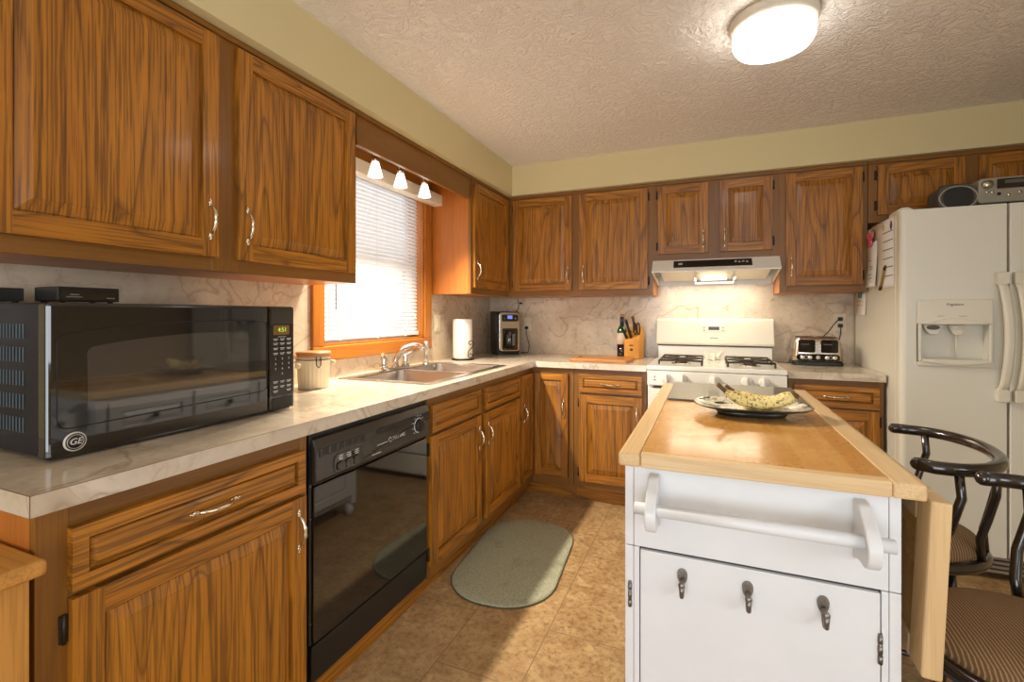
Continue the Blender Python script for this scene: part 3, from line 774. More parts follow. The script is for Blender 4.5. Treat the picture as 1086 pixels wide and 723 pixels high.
# ------------------------------------------------------------------ canisters
def canister(label, x, y, hgt, r):
    c = thing('canister', label, 'canister', (x, y, H+.0005), .4, 'cream ribbed canisters')
    q = MB(); prof = [(r*.86, 0), (r*.9, .004)]
    rings = []
    n = 96
    for z, k in ((0, .88), (.006, .92), (hgt*.8, .98), (hgt*.86, 1.0), (hgt*.9, 1.0), (hgt, 1.0)):
        rib = 0 if z >= hgt*.84 else .025
        rings.append([(r*k*(1-rib*(.5+.5*math.cos(24*2*PI*i/n)))*math.cos(2*PI*i/n), r*k*(1-rib*(.5+.5*math.cos(24*2*PI*i/n)))*math.sin(2*PI*i/n), z) for i in range(n)])
    q.loft(rings, 0, True); q.build('body', ceramic, c)
    q = MB(); q.lathe([(r*.9, hgt), (r*1.06, hgt+.002), (r*1.07, hgt+.012), (r*1.02, hgt+.018), (.001, hgt+.019)], (0, 0, 0), 36); q.build('lid', lid_wood, c)
    a = -.9
    q = MB(); q.tube([(r*1.03*math.cos(t*PI/18), r*1.03*math.sin(t*PI/18), hgt*.9) for t in range(36)], .0018, 6, closed=True)
    p = lambda rr_, da, z: (rr_*math.cos(a+da), rr_*math.sin(a+da), z)
    q.tube([p(r*1.06, -.12, hgt), p(r*1.08, -.12, hgt*.75), p(r*1.08, 0, hgt*.66), p(r*1.08, .12, hgt*.75), p(r*1.06, .12, hgt)], .002, 6); q.build('wire_clasp', dark_metal, c)
    q = MB(); q.tube([p(r, 1.35, hgt*.72), p(r*1.22, 1.35, hgt*.74), p(r*1.26, 1.35, hgt*.8), p(r*1.0, 1.35, hgt*.84)], .006, 8)
    q.tube([p(r, -1.75, hgt*.72), p(r*1.22, -1.75, hgt*.74), p(r*1.26, -1.75, hgt*.8), p(r*1.0, -1.75, hgt*.84)], .006, 8); q.build('lug', ceramic, c)
    return c
canister('cream ribbed canister with wooden lid, in full view beside the window corner', .150, -2.113, .138, .068)
canister('cream ribbed canister with wooden lid, mostly hidden behind the microwave', .135, -2.290, .138, .068)

# ------------------------------------------------------------------ paper towel holder
pt = thing('paper_towel_holder', 'black wire scroll holder under the white paper towel roll', 'holder', (.135, -.735, H+.0005))
q = MB(); q.lathe([(.078, 0), (.08, .004), (.076, .009), (.001, .009)], (0, 0, 0), 32); q.build('base', dark_metal, pt)
q = MB(); q.tube([(0, 0, .008), (0, 0, .275)], .006, 8); q.ell((0, 0, .272), (.009, .009, .009), 6); q.build('post', dark_metal, pt)
def spiral(cx, cz, r0, r1, a0, a1, n=22): return [(cx+(r0+(r1-r0)*i/n)*math.cos(a0+(a1-a0)*i/n), 0, cz+(r0+(r1-r0)*i/n)*math.sin(a0+(a1-a0)*i/n)) for i in range(n+1)]
pts = spiral(0, .038, .006, .020, 0, 3.3*PI/2+PI/2)[:]
up = spiral(.0, .118, .020, .006, -PI*.9, -PI*.9-2.0*PI)
path = spiral(0, .036, .006, .019, PI*1.0, -PI*1.0) + [(-.014, 0, .065), (.010, 0, .09)] + spiral(0, .118, .020, .006, 0-.2, 2*PI)
q = MB(Matrix.Translation((.084, -.040, 0)) @ Matrix.Rotation(.39, 4, 'Z')); q.tube(path, .0028, 6); q.tube([(0, 0, .005), (0, 0, .018)], .0028, 6); q.build('scroll', dark_metal, pt)
q = MB(); q.lathe([(.0085, 0), (.066, 0), (.068, .003), (.068, .272), (.066, .275), (.0085, .275)], (0, 0, 0), 40); q.add([(0,0,0)], [])
tag(q.build('paper_towel_roll', paper, loc=(.135, -.735, H+.010)), 'white paper towel roll standing on the wire holder by the coffee maker', 'paper towel')

# ------------------------------------------------------------------ coffee maker
cm = thing('coffee_maker', 'black and steel drip coffee maker with blue display in the counter corner', 'coffee maker', (.215, -.172, H+.0005), .74)
q = MB(); q.rrect(-.092, -.10, .092, .10, .03, 'z', 0, .018); q.build('base', blackplastic, cm, bevel=.003)
q = MB(); q.prism([(-.095, .018), (-.092, .018), (-.09, .03), (-.09, .23), (-.098, .25), (-.095, .32), (-.07, .338), (.10, .342), (.10, .018)], 'x', -.092, .09)
q.build('body', blackplastic, cm, bevel=.006)
q = MB(); q.rrect(-.082, .028, .086, .332, .02, 'y', -.108, -.094)
fs = q.build('front_panel', toaster_steel, cm, bevel=.003)
q = MB(); q.rrect(-.058, .036, .070, .208, .012, 'y', -.110, -.106); q.build('carafe_bay', blackgloss, fs)
q = MB(); q.rrect(-.062, .262, .074, .316, .012, 'y', -.1105, -.106); cpn = q.build('control_strip', blackgloss, fs)
q = MB(); q.rrect(-.016, .282, .024, .308, .003, 'y', -.1115, -.110); q.build('display', blue_lcd, cpn)
for x in (-.042, .052):
    q = MB(); q.lathe([(.007, 0), (.006, -.003), (.001, -.003)], (x, -.1105, .285), 14, 0, 'y'); q.build('button', dim_mark, cpn)
q = MB(); q.lathe([(.030, .05), (.044, .07), (.046, .12), (.040, .165), (.034, .175), (.034, .19), (.001, .192)], (.002, -.10, 0), 28); q.build('carafe', blackgloss, cm)
q = MB(); q.box(.008, -.1575, .075, .03, -.148, .165).box(-.032, -.149, .09, -.026, -.147, .16); q.build('carafe_handle', plain('handle_grey', lin(104, 98, 88), .35), cm, bevel=.003)
q = MB(); q.box(-.0935, -.06, .17, -.0915, -.045, .31); q.build('water_gauge', dim_mark, cm)

def cord(label, pts, plug=None, r=.003):
    c = thing('power_cord', label, 'cord', (pts[0][0], pts[0][1], pts[0][2]))
    o = Vector(pts[0]); P = [Vector(p)-o for p in pts]; D = []
    for i in range(len(P)-1):
        p0, p1, p2, p3 = P[max(i-1, 0)], P[i], P[i+1], P[min(i+2, len(P)-1)]
        for k in range(8):
            t = k/8; D.append(.5*((2*p1)+(p2-p0)*t+(2*p0-5*p1+4*p2-p3)*t*t+(3*p1-p0-3*p2+p3)*t**3))
    D.append(P[-1])
    q = MB(); q.tube(D, r, 6); q.build('cable', blackplastic, c)
    if plug:
        q = MB(); p = Vector(plug)-o; q.box(p.x-.013, p.y-.024, p.z-.012, p.x+.013, p.y, p.z+.012); q.build('plug', blackplastic, c, bevel=.004)
    return c
def outlet(label, M, cat='outlet', name='wall_outlet', toggles=False, w=.07, h=.114):
    c = thing(name, label, cat, M.translation, M.to_euler().z)
    q = MB(); q.box(-w/2, -.006, -h/2, w/2, 0, h/2); q.build('cover_plate', plain('plate_cream', lin(214, 200, 172), .4), c, bevel=.002)
    q = MB()
    if toggles: q.box(-.016, -.009, -.033, .016, -.005, .033)
    else: q.rrect(-.017, .006, .017, .040, .01, 'y', -.008, -.005).rrect(-.017, -.040, .017, -.006, .01, 'y', -.008, -.005)
    rc = q.build('rocker' if toggles else 'receptacle', plain('receptacle_cream', lin(222, 210, 184), .35), c)
    if not toggles:
        q = MB()
        for z in (.023, -.023):
            for x in (-.006, .006): q.box(x-.0012, -.0083, z-.004, x+.0012, -.0075, z+.005)
        q.build('slot', blackplastic, rc)
    return c
outlet('cream double outlet behind the coffee maker cord', Matrix.Translation((.35, -.0045, 1.164)))
outlet('cream double outlet above the toaster', Matrix.Translation((2.524, -.0045, 1.192)))
outlet('cream light switch right of the sink window', Matrix.Translation((.0045, -.862, 1.185)) @ Matrix.Rotation(R90, 4, 'Z'), 'switch', 'light_switch', True)
cord('black coffee maker cord hanging from the outlet', [(.345, -.020, 1.13), (.348, -.030, 1.08), (.372, -.035, 1.0), (.375, -.06, .945), (.365, -.05, .933), (.34, -.03, .9315), (.30, -.022, .9315)], (.345, -.0055, 1.135))
cord('thin black wire dangling under the wall cabinet by the corner', [(.262, -.012, 1.378), (.27, -.012, 1.33), (.268, -.014, 1.29), (.25, -.02, 1.25), (.24, -.022, 1.10)], None, .0025)
q = MB(); q.ell((0, -.006, 0), (.011, .006, .009), 6); q.tube([(-.012, -.006, 0), (.012, -.006, 0)], .0055, 8)
tag(q.build('cable_clip', blackplastic, loc=(.290, -.0045, 1.338)), 'small black cable clip on the splash panel beside the dangling wire', 'clip')

# ------------------------------------------------------------------ cutting board, bottle, knife block
q = MB(); q.rrect(0, 0, .40, .28, .03, 'z', 0, .020)
b_ = thing('cutting_board', 'flat wooden cutting board on the counter in front of the wine bottle', 'cutting board', (.855, -.565, H+.0005))
q.build('board', board_wood, b_, bevel=.004)
q = MB(); q.tube([(.045+.012*math.cos(a*PI/8), .14+.03*math.sin(a*PI/8), .0195) for a in range(16)], .003, 6, closed=True); q.build('hand_hole', plain('hole_dark', lin(70, 42, 22), .7), b_)
wb = thing('wine_bottle', 'green wine bottle with a pale label standing beside the knife block', 'bottle', (1.142, -.135, H+.0005))
q = MB(); q.lathe([(.030, 0), (.036, .004), (.036, .105)], (0, 0, 0), 28, 1); q.lathe([(.0361, .105), (.036, .185), (.034, .205), (.022, .228), (.015, .24)], (0, 0, 0), 28, 0); q.build('glass', [bottle_green, wine_dark], wb)
q = MB(); q.lathe([(.0366, .098), (.0366, .180)], (0, 0, 0), 28); q.build('paper_label', plain('label_cream', lin(224, 208, 184), .7), wb)
q = MB(); q.lathe([(.0155, .236), (.0145, .298)], (0, 0, 0), 20); q.build('foil', plain('foil_navy', lin(34, 40, 62), .35), wb)
q = MB(); q.lathe([(.0150, .298), (.0150, .320), (.001, .321)], (0, 0, 0), 20); q.build('cap', plain('cap_tan', lin(168, 128, 82), .6), wb)
kb = thing('knife_block', 'light wooden knife block left of the stove with angled slots', 'knife block', (1.232, -.155, H+.0005), -.1)
q = MB(); q.prism([(-.075, 0), (.075, 0), (.085, .19), (.03, .225), (-.082, .135)], 'x', -.053, .053); q.build('block', block_wood, kb, bevel=.004)
q = MB(); q.box(-.014, -.0825, .092, .014, -.076, .101).ell((0, -.080, .066), (.013, .003, .010), 6); q.build('stamp', plain('stamp_brown', lin(92, 52, 24), .6), kb)
def knife(label, x, y, z, L, tilt, side, mat_, lean=0):
    k = thing('knife', label, 'knife', (1.232, -.155, H+.0005), -.1, 'knives in the block')
    d = Vector((lean, -.45-tilt, 1)).normalized(); p = Vector((x, y, z))
    q = MB(); a = d.orthogonal().normalized()
    q.tube([p, p+d*L*.15, p+d*L*.5, p+d*L*.85, p+d*L], [.010, .011, .009, .012, .009], 8); q.build('handle', mat_, k)
    q = MB(); q.tube([p-d*.012, p+d*.002], .0085, 8); q.build('bolster', chrome, k)
kn = plain('knife_handle', lin(34, 28, 26), .35)
knife('black knife handle lowest in the front left slot of the block', -.035, -.070, .148, .10, .35, 0, kn, -.25)
knife('black knife handle sticking up tall at the left of the block', -.022, -.035, .178, .115, .1, 0, kn, -.15)
knife('brown-tipped knife handle tallest in the middle of the block', .010, -.002, .205, .105, -.1, 0, plain('knife_brown', lin(104, 66, 40), .4), -.12)
knife('short black knife handle in the second front slot', -.005, -.062, .152, .07, .2, 0, kn, -.1)
sc = thing('kitchen_scissors', 'black handled scissors in the right slot of the knife block', 'scissors', (1.232, -.155, H+.0005), -.1)
for s in (-1, 1):
    q = MB(); q.tube([(.03+.012*s+.010*math.cos(a*PI/9), -.045-.3*(.035*math.sin(a*PI/9)), .215+.043*math.sin(a*PI/9)) for a in range(18)], .0048, 7, closed=True); q.build('handle', kn, sc)
q = MB(); q.box(.024, -.034, .145, .036, -.030, .185); q.build('blade', chrome, sc)

# ------------------------------------------------------------------ stove
sx0, sx1 = 1.380, 2.141; sw_ = sx1-sx0
st = thing('gas_stove', 'white freestanding gas stove with a tall backguard and five front knobs', 'stove', (sx0, 0, 0))
q = MB(); q.box(.004, -.64, .03, sw_-.004, -.03, .905); q.build('body', white_app, st, bevel=.003)
q = MB(); q.box(0, -.665, .905, sw_, -.06, .932); q.build('cooktop', white_app, st, bevel=.006, seg=3)
q = MB(); q.box(.004, -.672, .812, sw_-.004, -.64, .902); q.build('control_panel', white_app, st, bevel=.004)
for i, x in enumerate((1.497, 1.589, 1.764, 1.933, 2.021)):
    q = MB(); q.lathe([(.029, 0), (.028, -.010), (.024, -.02), (.001, -.022)], (x-sx0, -.672, .860), 28, 0, 'y'); q.box(x-sx0-.005, -.712, .836, x-sx0+.005, -.69, .884); q.build('knob', white_app, st, bevel=.002)
q = MB(); q.box(.045, -.673, .858, .052, -.671, .872).box(.040, -.673, .842, .056, -.671, .850); q.build('printed_mark', plain('mark_grey', lin(150, 146, 136), .6), st)
od = MB(); od.box(.01, -.672, .20, sw_-.01, -.64, .795); od = od.build('oven_door', white_app, st, bevel=.006)
q = MB(); q.box(.12, -.674, .36, sw_-.12, -.67, .63); q.build('oven_window', blackgloss, od)
q = MB(); q.tube([(.06, -.672, .755), (.06, -.71, .755), (sw_-.06, -.71, .755), (sw_-.06, -.672, .755)], .011, 10); q.build('handle', white_app, od)
q = MB()
for k in range(10): q.box(.04+.07*k, -.6725, .798, .09+.07*k, -.645, .806)
q.build('vent_slot', dark_print, st)
q = MB(); q.box(.01, -.67, .05, sw_-.01, -.64, .19); q.build('storage_drawer', white_app, st, bevel=.005)
q = MB(); q.box(.012, -.075, .928, sw_-.012, -.02, 1.020); q.build('rear_panel', white_app, st, bevel=.004)
q = MB(); q.box(.010, -.066, 1.0205, sw_-.010, -.02, 1.0295); q.build('shadow_gap', dark_print, st)  # dark strip standing in for the shade line below the backguard
q = MB(); q.prism([(-.012, 1.03), (-.105, 1.03), (-.112, 1.045), (-.088, 1.205), (-.075, 1.216), (-.012, 1.216)], 'x', .002, sw_-.002); bg = q.build('backguard', cream_app, st, bevel=.015, seg=4)
def onbg(z): return -.112+(z-1.045)/.16*.024
q = MB(M=None); q.box(.31, onbg(1.14)-.0035, 1.118, .465, onbg(1.14)+.01, 1.172); cpn = q.build('clock_panel', plain('clock_panel_white', lin(236, 230, 212), .3), bg, bevel=.002)
q = MB(); q.box(.352, onbg(1.14)-.005, 1.136, .422, onbg(1.14), 1.160); q.build('display', grey_lcd, cpn)
q = MB()
for x in (.325, .445):
    for z in (1.132, 1.152): q.box(x-.006, onbg(1.14)-.0042, z, x+.006, onbg(1.14), z+.004)
for k in range(4): q.box(.360+.015*k, onbg(1.14)-.0056, 1.140, .370+.015*k, onbg(1.14), 1.156)
q.build('printed_mark', dark_print, cpn)
q = MB(); q.box(.362, onbg(1.08)-.0008, 1.078, .412, onbg(1.08)+.004, 1.0835); q.build('lettering', plain('mark_grey2', lin(140, 134, 122), .6), bg)
for gx, lab in ((.190, 'l'), (.585, 'r')):
    q = MB(); z = .958
    x0, x1, y0, y1 = gx-.125, gx+.125, -.565, -.155
    q.tube([(x0, y0, z), (x1, y0, z), (x1, y1, z), (x0, y1, z)], .006, 6, closed=True)
    q.tube([(x0, (y0+y1)/2, z), (x1, (y0+y1)/2, z)], .006, 6)
    for yc in (-.462, -.258):
        for k in range(4):
            a = PI/4+k*PI/2
            q.tube([(gx+.030*math.cos(a), yc+.030*math.sin(a), z+.004), (gx+.125*(1 if math.cos(a) > 0 else -1), yc+.1*(1 if math.sin(a) > 0 else -1), z)], .0055, 6)
    for x in (x0, x1):
        for y in (y0, (y0+y1)/2, y1): q.tube([(x, y, .932), (x, y, z)], .006, 6)
    q.build('grate', iron, st)
    for yc in (-.462, -.258):
        q = MB(); q.lathe([(.062, .932), (.055, .936), (.04, .937)], (gx, yc, 0), 28, 1); q.lathe([(.036, .934), (.036, .946), (.026, .950), (.001, .951)], (gx, yc, 0), 24, 0); q.build('burner', [iron, steel], st)
sr = thing('spoon_rest', 'small cream butterfly-shaped spoon rest between the burners', 'spoon rest', (1.765, -.34, .9600))
sr.rotation_euler = (.85, 0, 0)
q = MB()
for s in (-1, 1):
    q.prism([(0, -.02), (s*.03, -.035), (s*.05, -.01), (s*.045, .02), (s*.062, .045), (s*.02, .04), (0, .03)][::s], 'z', .002, .008)
    q.tube([(s*.02, .0, .006), (s*.045, .03, .024), (s*.065, .04, .034)], [.008, .007, .003], 8)
q.ell((0, .0, .012), (.012, .036, .011), 8); q.build('dish', cream_app, sr, bevel=.002)
q = MB(); q.tube([(-.035, -.015, .0095), (-.01, -.024, .0105), (.02, -.02, .0105), (.04, -.012, .0095)], .0022, 6); q.build('painted_line', plain('spoon_grey', lin(120, 112, 96), .5), sr)

# ------------------------------------------------------------------ range hood
hd = thing('range_hood', 'white under-cabinet range hood with a black control strip over the stove', 'range hood', (1.384, 0, 1.44))
w = .756
# section y,z : slanted front, hollow slanted underside
q = MB()
zt = .168; yb = -.006
def sec(x, inset=0): return None
q.prism([(yb, zt), (-.335, zt), (-.425, .088), (-.425, .080), (-.40, .080), (yb, .016)], 'x', 0, .012)
q.prism([(yb, zt), (-.335, zt), (-.425, .088), (-.425, .080), (-.40, .080), (yb, .016)], 'x', w-.012, w)
q.prism([(-.005, zt), (-.335, zt), (-.425, .088), (-.425, .080), (-.405, .080), (-.325, zt-.008), (-.005, zt-.008)], 'x', .012, w-.012)
q.prism([(yb, .016), (yb, zt), (-.014, zt), (-.014, .016)], 'x', .012, w-.012)
q.prism([(-.05, .06), (-.39, .094), (-.39, .088), (-.05, .045)], 'x', .05, w-.05)
q.build('shell', hood_white, hd, bevel=.002)
def onh(t): return (-.335-.09*t, zt-.08*t)
q = MB(); a, b2 = onh(.14), onh(.72); d = Vector((0, -.08, -.09)).normalized()*.0  # strip on the front slope
nrm = Vector((0, -.0066, .0075))*.0
q.prism([(a[0]-.002, a[1]+.0022), (b2[0]-.002, b2[1]+.0022), (b2[0]+.003, b2[1]-.003), (a[0]+.003, a[1]-.003)], 'x', .135, .60); cs = q.build('control_strip', blackplastic, hd)
q = MB()
for (t0, t1, x0, x1) in ((.35, .5, .165, .19),): 
    a, b2 = onh(t0), onh(t1); q.prism([(a[0]-.0028, a[1]+.003), (b2[0]-.0028, b2[1]+.003), (b2[0], b2[1]), (a[0], a[1])], 'x', x0, x1)
for k in range(4):
    a, b2 = onh(.32+.04*(k % 2)), onh(.42+.04*(k % 2)); q.prism([(a[0]-.0028, a[1]+.003), (b2[0]-.0028, b2[1]+.003), (b2[0], b2[1]), (a[0], a[1])], 'x', .50+.022*k, .513+.022*k)
q.build('printed_mark', grey_mark, cs)
q = MB()
for x in (.26, .50): q.box(x, -.30, .035, x+.012, -.05, .050)
q.box(.26, -.06, .020, .512, -.045, .034); q.build('filter_frame', steel, hd)
q = MB(); q.box(.30, -.26, .042, .46, -.10, .050); q.build('lamp_lens', emis('hood_lens', (1, .86, .6, 1), 1.6), hd)
light('hood_lamp', 'AREA', (1.384+.38, -.18, 1.475), 3.8, (1, .86, .64), (math.radians(-6), 0, 0), .56, .20)

# ------------------------------------------------------------------ toaster
to = thing('toaster', 'stainless steel four-slot toaster with two black lever panels', 'toaster', (2.358, -.160, H+.0005))
q = MB(); q.rrect(-.138, -.095, .138, .095, .03, 'z', .0, .022); q.build('base', blackplastic, to, bevel=.003)
q = MB()
def tring(i, z): return [(a, b3, z) for a, b3 in rr(-.135+i, -.092+i*.6, .135-i, .092-i*.6, .035, 5)]
q.loft([tring(0, .022), tring(.003, .06), tring(.010, .13), tring(.016, .158), tring(.028, .172), tring(.04, .176)], 0, True); q.build('shell', toaster_steel, to)
for x in (-.060, .060):
    for y in (-.03, .035):
        q = MB(); q.box(x-.045, y-.010, .170, x+.045, y+.010, .1775); q.build('slot', blackplastic, to)
    q = MB(); q.rrect(x-.046, .080, x+.046, .160, .012, 'y', -.096, -.078); pn = q.build('lever_panel', blackgloss, to, bevel=.002)
    q = MB(); q.box(x-.030, -.108, .128, x+.012, -.095, .136); q.build('lever', plain('lever_grey', lin(70, 66, 62), .3), pn, bevel=.002)
q = MB(); q.rrect(-.115, .030, .115, .072, .020, 'y', -.0965, -.08); pn = q.build('control_panel', blackgloss, to)
for x in (-.085, -.045, .045, .085):
    q = MB(); q.lathe([(.014, 0), (.013, -.01), (.010, -.012), (.001, -.012)], (x, -.0965, .051), 20, 0, 'y'); q.build('knob', chrome, pn)
q = MB(); q.lathe([(.012, 0), (.011, -.006), (.001, -.007)], (0, -.0965, .051), 20, 0, 'y'); q.build('button', grey_mark, pn)
q = MB()
for x in (-.065, .065): q.tube([(x+.010*math.cos(a*PI/6), -.0975, .051+.010*math.sin(a*PI/6)) for a in range(12)], .0012, 5, closed=True)
q.build('printed_ring', grey_mark, pn)
cord('black toaster cord running up to the outlet above it', [(2.50, -.06, .99), (2.51, -.035, 1.06), (2.522, -.034, 1.12), (2.524, -.032, 1.165)], (2.524, -.0055, 1.172), .0035)
cord('black cord leaving the plug toward the left behind the toaster', [(2.518, -.034, 1.215), (2.49, -.05, 1.19), (2.45, -.05, 1.13), (2.42, -.045, 1.09), (2.40, -.04, 1.0), (2.40, -.04, .945)], (2.524, -.0055, 1.215), .0035)
cord('black cord lying between the stove and the toaster', [(2.153, -.12, .9315), (2.18, -.14, .9325), (2.20, -.15, .9325), (2.212, -.165, .9325)], None, .0035)

# ------------------------------------------------------------------ refrigerator
fr = thing('refrigerator', 'white side-by-side refrigerator with ice dispenser at the right', 'refrigerator', (2.603, 0, 0))
fw, fh = .905, 1.755
q = MB(); q.box(0, -.735, .03, fw, -.03, fh-.012); q.build('cabinet', fridge_m, fr, bevel=.004)
q = MB(); q.box(.006, -.748, .12, fw-.006, -.735, fh-.02); q.build('door_seal', fridge_grey, fr)
DX = .397
dz0 = .125
yF = -.805
# freezer door with an opening for the dispenser
rx0, rx1, rz0, rz1 = 2.684-2.603, 2.932-2.603, 1.020, 1.200
q = MB()
def sect(x0, x1, rl, rr_):
    P = []
    for k in range(6):
        a = PI+PI/2*k/5; P.append((x0+rl+rl*math.cos(a), yF+rl+rl*math.sin(a)))
    for k in range(6):
        a = 1.5*PI+PI/2*k/5; P.append((x1-rr_+rr_*math.cos(a), yF+rr_+rr_*math.sin(a)))
    return P+[(x1, -.748), (x0, -.748)]
q.prism(sect(0, DX, .022, .006), 'z', dz0, rz0, 0, False).prism(sect(0, DX, .022, .006), 'z', rz1, fh, 0, False)
q.prism(sect(0, rx0, .022, .0001), 'z', rz0, rz1).prism(sect(rx1, DX, .0001, .006), 'z', rz0, rz1)
q.box(rx0, -.756, rz0, rx1, -.748, rz1)
fd = q.build('freezer_door', fridge_m, fr)
q = MB(); q.prism(sect(DX+.008, fw, .006, .022), 'z', dz0, fh); rd = q.build('refrigerator_door', fridge_m, fr)
# dispenser
ex0, ex1, ez0, ez1 = 2.668-2.603, 2.946-2.603, .997, 1.316
q = MB()
def hollow(y0, y1, o, i, m=0):
    q.prism([(o[0], o[1]), (o[2], o[1]), (o[2], i[1]), (o[0], i[1])], 'y', y0, y1, m); q.prism([(o[0], i[3]), (o[2], i[3]), (o[2], o[3]), (o[0], o[3])], 'y', y0, y1, m)
    q.prism([(o[0], i[1]), (i[0], i[1]), (i[0], i[3]), (o[0], i[3])], 'y', y0, y1, m); q.prism([(i[2], i[1]), (o[2], i[1]), (o[2], i[3]), (i[2], i[3])], 'y', y0, y1, m)
hollow(yF-.010, yF+.0, (ex0, ez0, ex1, ez1), (rx0, rz0, rx1, rz1)); dp = q.build('dispenser_bezel', fridge_trim, fd, bevel=.004)
q = MB(); q.prism([(rx0+.01, rz1-.002)]+[(rx0+.01+(rx1-rx0-.02)*t, rz1-.002+.030*math.sin(PI*t)) for t in [i/12 for i in range(1, 12)]]+[(rx1-.01, rz1-.002)], 'y', yF-.022, yF-.008); q.build('dispenser_hood', fridge_trim, fd, bevel=.003)
q = MB(); q.prism([(rx0, rz0+.012)]+[(rx0+(rx1-rx0)*t, rz0-.001-.012*math.sin(PI*t)) for t in [i/12 for i in range(13)]]+[(rx1, rz0+.012)], 'y', yF-.024, yF+.03); q.build('drip_tray', fridge_trim, fd, bevel=.003)
for x, s in ((.128, 1.2), (.220, 1.0)):
    q = MB(); q.prism([(x-.032*s, rz1-.004), (x+.032*s, rz1-.004), (x+.024*s, rz1-.028), (x+.016*s, rz1-.052), (x-.012*s, rz1-.052), (x-.024*s, rz1-.028)], 'y', yF+.004, yF+.03); q.build('paddle', fridge_trim, fd, bevel=.004)
    q = MB(); q.ell((x, yF+.003, rz1-.018), (.022*s, .004, .011), 7); q.build('spout_opening', fridge_grey if s > 1.1 else fridge_trim, fd)
q = MB(); q.tube([(.222, yF+.024, rz1-.05), (.222, yF+.024, rz0+.02)], .004, 8); q.build('water_stop', fridge_trim, fd)
lettering('Frigidaire', .017, plain('badge_grey', lin(104, 98, 88), .4), fd, ((ex0+ex1)/2+.0, yF-.0105, 1.292), (PI/2, 0, 0), shear=.3)
q = MB(); q.box(.140, yF-.0108, 1.236, .165, yF-.009, 1.238).box(.218, yF-.0108, 1.236, .250, yF-.009, 1.238); q.build('printed_mark', dim_mark, fd)
def fhandle(x, s, par):
    q = MB(); z0, z1 = .846, 1.438
    P, Wd = [], []
    n = 20
    rings = []
    for i in range(n+1):
        t = i/n; z = z0+.045+(z1-z0-.09)*t
        yo = yF-.010-.045*math.sin(PI*min(1, max(0, t)))**.45 if 0 < t < 1 else yF-.010
        xo = x+s*.010*math.sin(PI*t)
        rings.append([(xo+dx, yo+dy, z) for dx, dy in ((-.016, .009), (-.018, -.002), (-.010, -.011), (.010, -.011), (.018, -.002), (.016, .009))])
    q.loft(rings, 0, True)
    for za, zb in ((z0, z0+.055), (z1-.055, z1)): q.rrect(x-.021, za, x+.021, zb, .006, 'y', yF-.032, yF)
    return q.build('handle', fridge_trim, par, bevel=.002)
fhandle(DX-.026, 1, fd); fhandle(DX+.034, 1, rd)
q = MB(); q.box(.01, -.76, .03, fw-.01, -.735, .115)
g = q.build('base_grille', plain('grille_dark', lin(60, 54, 46), .5), fr)
q = MB()
for k in range(4): q.box(.012, -.766, .036+.021*k, fw-.012, -.758, .047+.021*k)
q.build('grille_bar', plain('grille_tan', lin(150, 138, 118), .5), g)
q = MB(); q.prism([(0.0, fh-.012), (.0, fh+.012), (.02, fh+.028), (.05, fh+.03), (.075, fh+.012), (.075, fh-.012)], 'y', -.775, -.66); q.build('hinge_cover', fridge_trim, fr, bevel=.006, loc=(.008, .05, 0))
q = MB()
for x in (.06, fw-.06):
    for y in (-.68, -.1): q.lathe([(.02, 0), (.02, .03)], (x, y, 0), 12)
q.build('foot', blackplastic, fr)

# papers, clips and magnets on the refrigerator side (plane x = 2.603, facing the stove)
FXs = 2.6025
def sheet(name, label, cat, y0, y1, z0, z1, curl=0, off=.0008, m=paper):
    c = thing(name, label, cat, (FXs, (y0+y1)/2, z0)); ym = (y0+y1)/2
    q = MB(); rings = []
    n = 10
    for i in range(n+1):
        t = i/n; z = (z1-z0)*t; x = -off-curl*(1-t)**2*math.sin(1+2*t)
        rings.append([(x, y0-ym, z), (x, y1-ym, z), (x-.0012, y1-ym, z), (x-.0012, y0-ym, z)])
    q.loft(rings, 0, True); q.build('sheet', m, c)
    return c, ym
c, ym = sheet('notepad', 'large white list pad with dark ruled lines on the refrigerator side', 'notepad', -.715, -.36, 1.385, 1.745, 0, .0004)
q = MB()
for k in range(6): q.box(-.0026, -.17, .06+.046*k, -.0015, -.02, .064+.046*k)
q.build('ruled_line', dark_print, c)
q = MB(); q.ell((-.0022, -.145, .32), (.001, .017, .024), 8); q.build('printed_emblem', plain('emblem_navy', lin(48, 40, 84), .5), c)
q = MB(); q.ell((-.0030, -.143, .330), (.0009, .010, .010), 6); q.build('printed_spot', plain('emblem_red', lin(170, 50, 44), .5), c)
q = MB(); q.ell((-.0022, -.03, .325), (.001, .018, .018), 8); q.build('printed_flower', plain('emblem_tan', lin(208, 190, 140), .5), c)
c, ym = sheet('paper_note', 'long narrow curling paper note under the pink clip', 'note', -.475, -.275, 1.40, 1.655, .012, .004)
q = MB()
for z, w_ in ((.05, .05), (.07, .04), (.10, .06), (.115, .05), (.15, .03)): q.box(-.0162 if z < .09 else -.0145, -w_, z, -.0150 if z < .09 else -.0128, w_*.6, z+.003)
q.build('printed_line', dim_mark, c)
c, ym = sheet('paper_note', 'small paper slip with a green clip low on the refrigerator side', 'note', -.265, -.03, 1.24, 1.375, .004, .003)
q = MB()
for z in (.03, .06, .085): q.box(-.0062, -.06, z, -.0050, .06, z+.003)
q.build('printed_line', plain('print_red', lin(176, 120, 116), .5), c)
c = thing('magnet_clip', 'pink butterfly-shaped magnet clip holding the long note', 'clip', (FXs-.006, -.385, 1.672))
q = MB()
for s in (-1, 1):
    q.ell((-.008, s*.035, .022), (.004, .030, .022), 8); q.ell((-.008, s*.018, -.018), (.004, .018, .018), 8)
q.build('wing', plain('clip_pink', lin(226, 110, 122), .4), c)
q = MB(); q.ell((-.013, 0, 0), (.005, .012, .045), 8); q.build('grip', plain('clip_rose', lin(196, 72, 96), .4), c)
